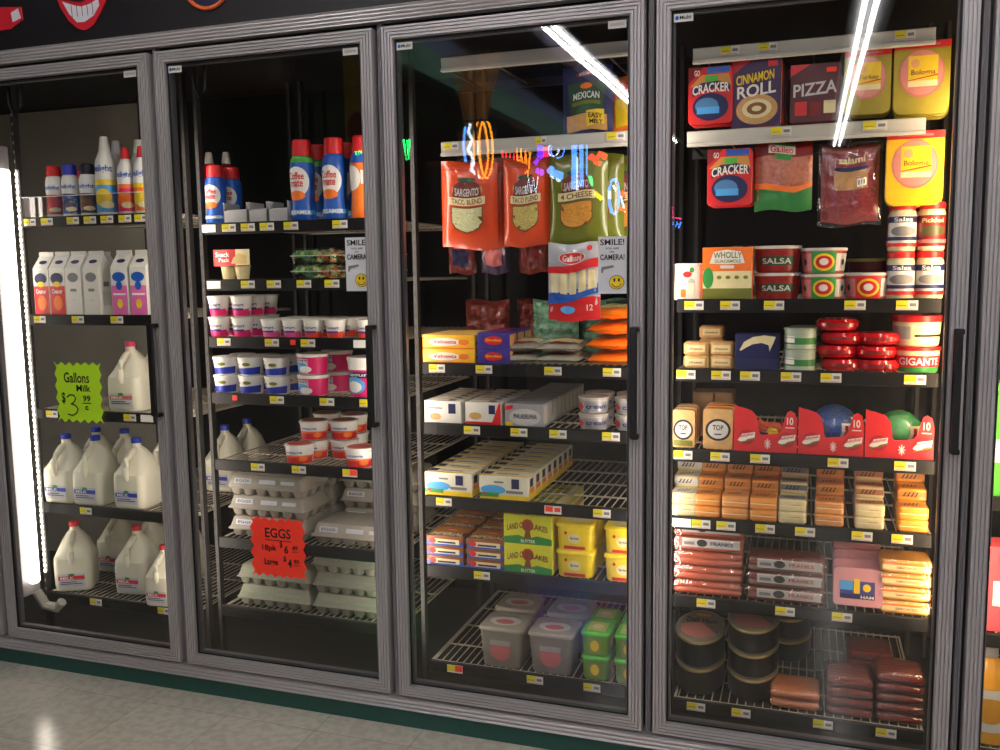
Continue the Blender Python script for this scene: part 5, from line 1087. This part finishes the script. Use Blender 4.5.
# shelf 6
z = ZS[(4, 6)]
def tin(q_=1):
    b = MB(); pr = [(.066, 0), (.070, .004), (.070, .058)]; b.lathe(pr, OVALB, 36, 1, 1.75)
    r = MB(); r.lathe([(.0705, .0582), (.0720, .060), (.0720, .0625), (.0712, .065)], GOLD, 36, 1, 1.75)
    l = MB(); l.lathe([(.0705, .0653), (.069, .0665), (.064, .068)], FILM if 0 else mat('tin_top', '8c8470', .3, .2), 36, 1, 1.75)
    l.art(topf(-.06, .06, -.105, .105, .0682), [('e', .5, .5, .5, .5, mat('tin_print', '7a7260', .35)), ('p', [(.02, .46), (.5, .60), (.93, .2), (.74, .06), (.5, .01), (.26, .06), (.1, .2)], MEAT), ('t', 'Deli Ham', .14, .56, .86, .74, NAVY), ('e', .5, .86, .2, .06, TAN)]); 
    for m_ in (b, r, l):
        for v in m_.v: v.z *= q_
    return [('tin_body', b), ('rim', r), ('top', l)]
for i, (u, y, n) in enumerate([(694, .30, 2), (753, .30, 3), (788, .60, 3)]):
    for l in range(n): item('tin' if i else 'talltin', tin if i else (lambda: tin(1.17)), 'ham_tin', (px(u, y, z + .1), y, z + (.0708 if i else .0828) * l), f'oval black ham tin with gold rim, {("left", "middle", "rear right")[i]} stack, {lev(l, n)}', 'tin', 'black ham tins')
for i, (u, y, n, key, m, w_) in enumerate([(795, .215, 2, 'pf1', FRANKP, .14), (849, .215, 4, 'pf2', FRANKR, .126), (911, .215, 5, 'pf2', FRANKR, .126)]):
    for l in range(n):
        item(key, links(m, w_, 6, 1, LGREY if i == 0 else mat('dull_red_label', '8e2a2a', .45), DRED, .11, .0125, lettr='' if i == 0 else 'HOT DOGS', plain=i == 0), 'frankfurter_pack', (px(u, y, z + .05), y + .012, z + .001 + .0275 * l), f'flat hot dog pack on the lowest meat shelf, {("left", "middle", "right")[i]} stack, {("lowest", "second", "third", "fourth", "topmost")[l if l < n - 1 else 4]}', 'frankfurters', 'hot dog packs on the lowest shelf')
for l in range(5): item('pf2', None, 'frankfurter_pack', (px(868, .35, z + .05), .36, z + .001 + .0275 * l), f'flat hot dog pack in the dim rear stack, {("lowest", "second", "third", "fourth", "topmost")[l]}', 'frankfurters', 'hot dog packs on the lowest shelf')
# ================================================================== door 5 (a sliver at the right edge)
x5 = sxl(5)
z = ZS[(5, 1)]
def bigjar(m, capm, r=.05, h=.3):
    def fn():
        b = MB(); b.lathe([(r * .9, 0), (r, .006), (r, h * .7), (r * .5, h * .86), (r * .36, h * .9)], m, 22); b.art(Cyl(lambda z_: r, h * .15, h * .6, PI), [('r', 0, 0, 1, 1, WHITE), ('e', .5, .5, .3, .3, m)])
        c = MB(); c.lathe([(r * .4, h * .9), (r * .4, h)], capm, 16); return [('bottle_body', b), ('cap', c)]
    return fn
for i, (sk, m, lb) in enumerate([((5, 1), mat('dark_teal', '1c3a3a', .4), 'dark bottle on the upper shelf at the far right edge'), ((5, 4), mat('amber_juice', 'e0a020', .3), 'amber bottle low at the far right edge')]):
    item('bj%d' % i, bigjar(m, WHITE, .05, .27 if i == 0 else .25), 'drink_bottle', (x5 + .055, .215, ZS[sk]), lb, 'bottle')
item('gbox', carton_box(.12, .09, .285, LGREEN, [('r', .2, .3, .9, .5, WHITE)]), 'drink_carton', (x5 + .07, .16, ZS[(5, 2)]), 'bright green carton at the far right edge', 'carton')
item('pbox', carton_box(.12, .09, .22, mat('salmon', 'e0505c', .4), [('r', .3, .3, .9, .6, WHITE)]), 'drink_carton', (x5 + .07, .17, ZS[(5, 3)]), 'pink carton low at the far right edge', 'carton')
# ================================================================== the store behind the camera (seen mirrored in the door glass)
TUBEM = mat('lit_tube', 'fbf8f4', .5, noise=0, emit=TUBE); HOUS = mat('lamp_tray_white', 'd8dade', .4, noise=0)
def fixture():
    h = MB(); L = 1.24
    h.loft([[Vector((x, y, z_)) for x, z_ in ((-.14, -.03), (-.06, .03), (.06, .03), (.14, -.03), (.132, -.03), (.055, .022), (-.055, .022), (-.132, -.03))] for y in (-L / 2, L / 2)], HOUS, smooth=False)
    out = [('lamp_tray', h)]
    for s in (-1, 1):
        t = MB(); t.tube([(s * .036, -L / 2 + .03, -.005), (s * .036, L / 2 - .03, -.005)], .019, TUBEM, 10); out.append(('tube_lamp', t))
    return out
for c, (x, y0, n) in enumerate([(.10, -.85, 8), (2.21, -.85, 9), (4.2, -1.2, 6)]):  # right row is added out of view to lift the store light
    for i in range(n):
        item('fix', fixture, 'ceiling_light', (x, y0 - 1.26 * i, ZC - .035), f'twin tube ceiling light, {("left", "middle", "right")[c]} row, {row(i).replace("at the front", "nearest the coolers").replace("front", "coolers")}', 'ceiling light', 'tube lights on the store ceiling')
beam = MB(); beam.box(-.62, -8.6, 2.50, -.5, -2.6, 2.68, mat('sea_green_paint', '1f6e58', .6)); beam.box(-.625, -8.6, 2.68, -.495, -2.6, 2.80, mat('soffit_blue', '3c5a8c', .6)); beam.box(-.6, -8.6, 2.80, -.52, -2.6, ZC, WALLM)
struct('trim_1', beam)
# neon signs hanging from the ceiling in front of the rear wall
def nm(name, c, e=9): return mat(name, c, .5, noise=0, emit=e)
NO, NW, NR, NB, NG, NV, NM = nm('neon_orange', 'ff9a20', 14), nm('neon_white', 'd8ecff', 12), nm('neon_red', 'ff2c28', 14), nm('neon_blue', '4a8cff', 18), nm('neon_green', '28ff7a', 14), nm('neon_violet', '6a30ff', 16), nm('neon_magenta', 'ff2c70', 14)
_ny = [0]
def neon(us, vs, strokes, label, y=None):
    """strokes in unit coordinates of the mirrored box"""
    if y is None: _ny[0] += 1; y = -6.6 - .09 * _ny[0]
    x0, x1 = [px(u, -y, 2.2) for u in us]; zt, zb_ = [pz(v, (x0 + x1) / 2, -y) for v in vs]
    r = emp('neon_sign', ((x0 + x1) / 2, y, zt), label, 'neon sign'); W = x1 - x0; H = zt - zb_
    fr = MB(); fr.tube([(0, .02, 0), (0, .02, ZC - zt)], .004, BLACKP, 5); fr.box(-W * .5, .018, -H * .04, W * .5, .026, H * .0, BLACKP); fr.box(-.006, .018, -H, .006, .026, 0, BLACKP); part('sign_frame', fr, r)
    for P, m, rr in strokes:
        b = MB(); b.tube([((p[0] - .5) * W, 0, (p[1] - 1) * H) for p in P], rr, m, 6); part('neon_tube', b, r)
E_ = lambda cx, cy, rx, ry, n=18, a0=0, a1=2 * PI: [(cx + rx * math.cos(a0 + (a1 - a0) * t / n), cy + ry * math.sin(a0 + (a1 - a0) * t / n)) for t in range(n + 1)]
neon((460, 490), (120, 178), [(E_(.62, .5, .22, .5), NO, .006), (E_(.78, .5, .22, .5), NO, .006), ([(.3, .95), (.22, .8), (.34, .66), (.2, .5), (.36, .36), (.3, .15), (.55, .02)], NW, .010), ([(.12, .9), (.05, .6), (.12, .3)], NB, .007), ([(.44, .8), (.5, .5), (.42, .25)], NW, .008)], 'orange oval neon sign with white script hanging behind the camera', -2.75)
zz = lambda x0, x1, y0, y1, n, s=0: [(x0 + (x1 - x0) * i / (n * 2), (y0 if i % 2 == 0 else y1) + s * i) for i in range(n * 2 + 1)]
neon((500, 530), (146, 182), [(zz(.02, .55, .9, .4, 4, -.02), NR, .012), (zz(.5, .98, 1, .3, 3, -.03), NO, .012), ([(.1, .3), (.5, .12), (.9, .3)], NO, .01)], 'orange and red zigzag neon script sign')
neon((500, 540), (176, 196), [(zz(.05, .95, .95, .1, 7), NW, .008)], 'low white zigzag neon script sign')
neon((531, 549), (144, 176), [([(.5, .98), (.5, .6), (.2, .4)], NV, .035), ([(.8, .9), (.85, .6)], NM, .03), ([(.3, .2), (.7, .1)], NV, .03)], 'violet and magenta neon sign with short strokes')
neon((545, 567), (142, 182), [(E_(.6, .8, .3, .2), NB, .007), (E_(.4, .82, .25, .16), NW, .010), ([(.2, .35), (.5, .2), (.8, .15)], NB, .04), ([(.3, .2), (.7, .05)], NW, .02)], 'double loop neon sign with blue cloud stroke')
neon((570, 588), (142, 190), [([(.25, 1), (.2, .05)], NB, .028), ([(.6, .98), (.62, .1)], NB, .022), ([(.42, .7), (.42, .02)], NW, .02), ([(.9, .95), (.9, .3)], NB, .008)], 'vertical blue neon bars')
neon((588, 606), (150, 166), [([(.05, .7), (.4, .4), (.6, .8), (.95, .5)], NR, .035), ([(.3, .3), (.7, .1)], NR, .025)], 'red crown shaped neon sign')
neon((586, 602), (174, 200), [([(.2, .95), (.4, .6)], NG, .02), ([(.5, .3), (.95, .05)], nm('neon_yellow', 'ffe020', 12), .025)], 'small green and yellow neon sign')
neon((606, 627), (176, 216), [(E_(.35, .5, .25, .45, 12), NB, .018), ([(.3, .8), (.7, .5), (.9, .1)], NW, .012), ([(.7, .6), (.95, .55)], NR, .03), ([(.6, .2), (.95, .15)], NR, .02)], 'blue and red neon sign at the right of the row')
neon((403, 412), (138, 160), [(zz(.2, .8, .95, .05, 2), NG, .02), ([(.4, .2), (.6, .5)], NO, .012)], 'small green neon sign at the left of the row')
neon((353, 363), (133, 154), [(zz(.1, .9, .95, .05, 3), NG, .022)], 'bright green neon squiggle, farthest left')
neon((668, 682), (206, 228), [([(.3, 1), (.35, .45), (.95, .4)], NM, .010), (zz(.1, .9, .25, .0, 3), NB, .012)], 'small magenta and blue neon sign at the far right')
def banner(us, vs, m, els, label, y=-2.85):
    x0, x1 = [px(u, -y, 2.3) for u in us]; zt, zb_ = [pz(v, (x0 + x1) / 2, -y) for v in vs]
    b = MB(); b.box(x0, y - .004, zb_, x1, y + .004, zt, m); b.art(Flat((x1, y + .004, zb_), (x0 - x1, 0, 0), (0, 0, zt - zb_)), els)
    for x in (x0 + .02, x1 - .02): b.tube([(x, y, zt), (x, y, ZC)], .0015, BLACKP, 4)
    single('hanging_banner', b, (0, 0, 0), label, 'banner')
banner((342, 366), (48, 150), mat('banner_yellow', 'b89a1c', .6), [('e', .5, .2, .4, .18, DRED)], 'narrow yellow banner hanging behind the camera')
banner((200, 290), (52, 96), mat('banner_beige', '8c7464', .6), [('r', 0, 0, 1, .12, DRED), ('r', .1, .3, .25, .9, GREYP)], 'wide beige banner with red lower edge hanging behind the camera')
# a tall gondola with a basket of dried reeds
gd = MB(); gd.box(-.42, -3.45, ZF, .08, -3.05, 1.90, mat('gondola_dark', '2a2830', .7)); gd.box(-.44, -3.47, 1.90, .10, -3.03, 1.93, BROWN)
gx, gy = -.18, -3.25; single('store_shelf_unit', gd, (0, 0, 0), 'tall dark shelf unit standing behind the camera', 'shelf unit')
rd = emp('reed_basket', (gx, gy, 1.932), 'woven basket of tall dried reeds on the dark shelf unit', 'plant')
b = MB(); b.lathe([(.08, 0), (.10, .04), (.12, .17), (.125, .18)], TAN, 18); b.lathe([(.125, .18), (.13, .19), (.125, .20)], BROWN, 18); part('basket', b, rd)
b = MB(); R = random.Random(5)
for i in range(60):
    a, q = R.uniform(0, 6.28), R.uniform(.2, 1); dx, dy = math.cos(a) * q, math.sin(a) * q
    b.tube([(dx * .05, dy * .05, .15), (dx * .10, dy * .10, .4), (dx * .18, dy * .15, .62 + .08 * R.random())], [.006, .005, .003], mat('dried_reed', 'dba55c', .7), 5)
part('dried_reeds', b, rd)
print('things', sum(1 for o in S.objects if o.get('category')), 'objects', len(S.objects))
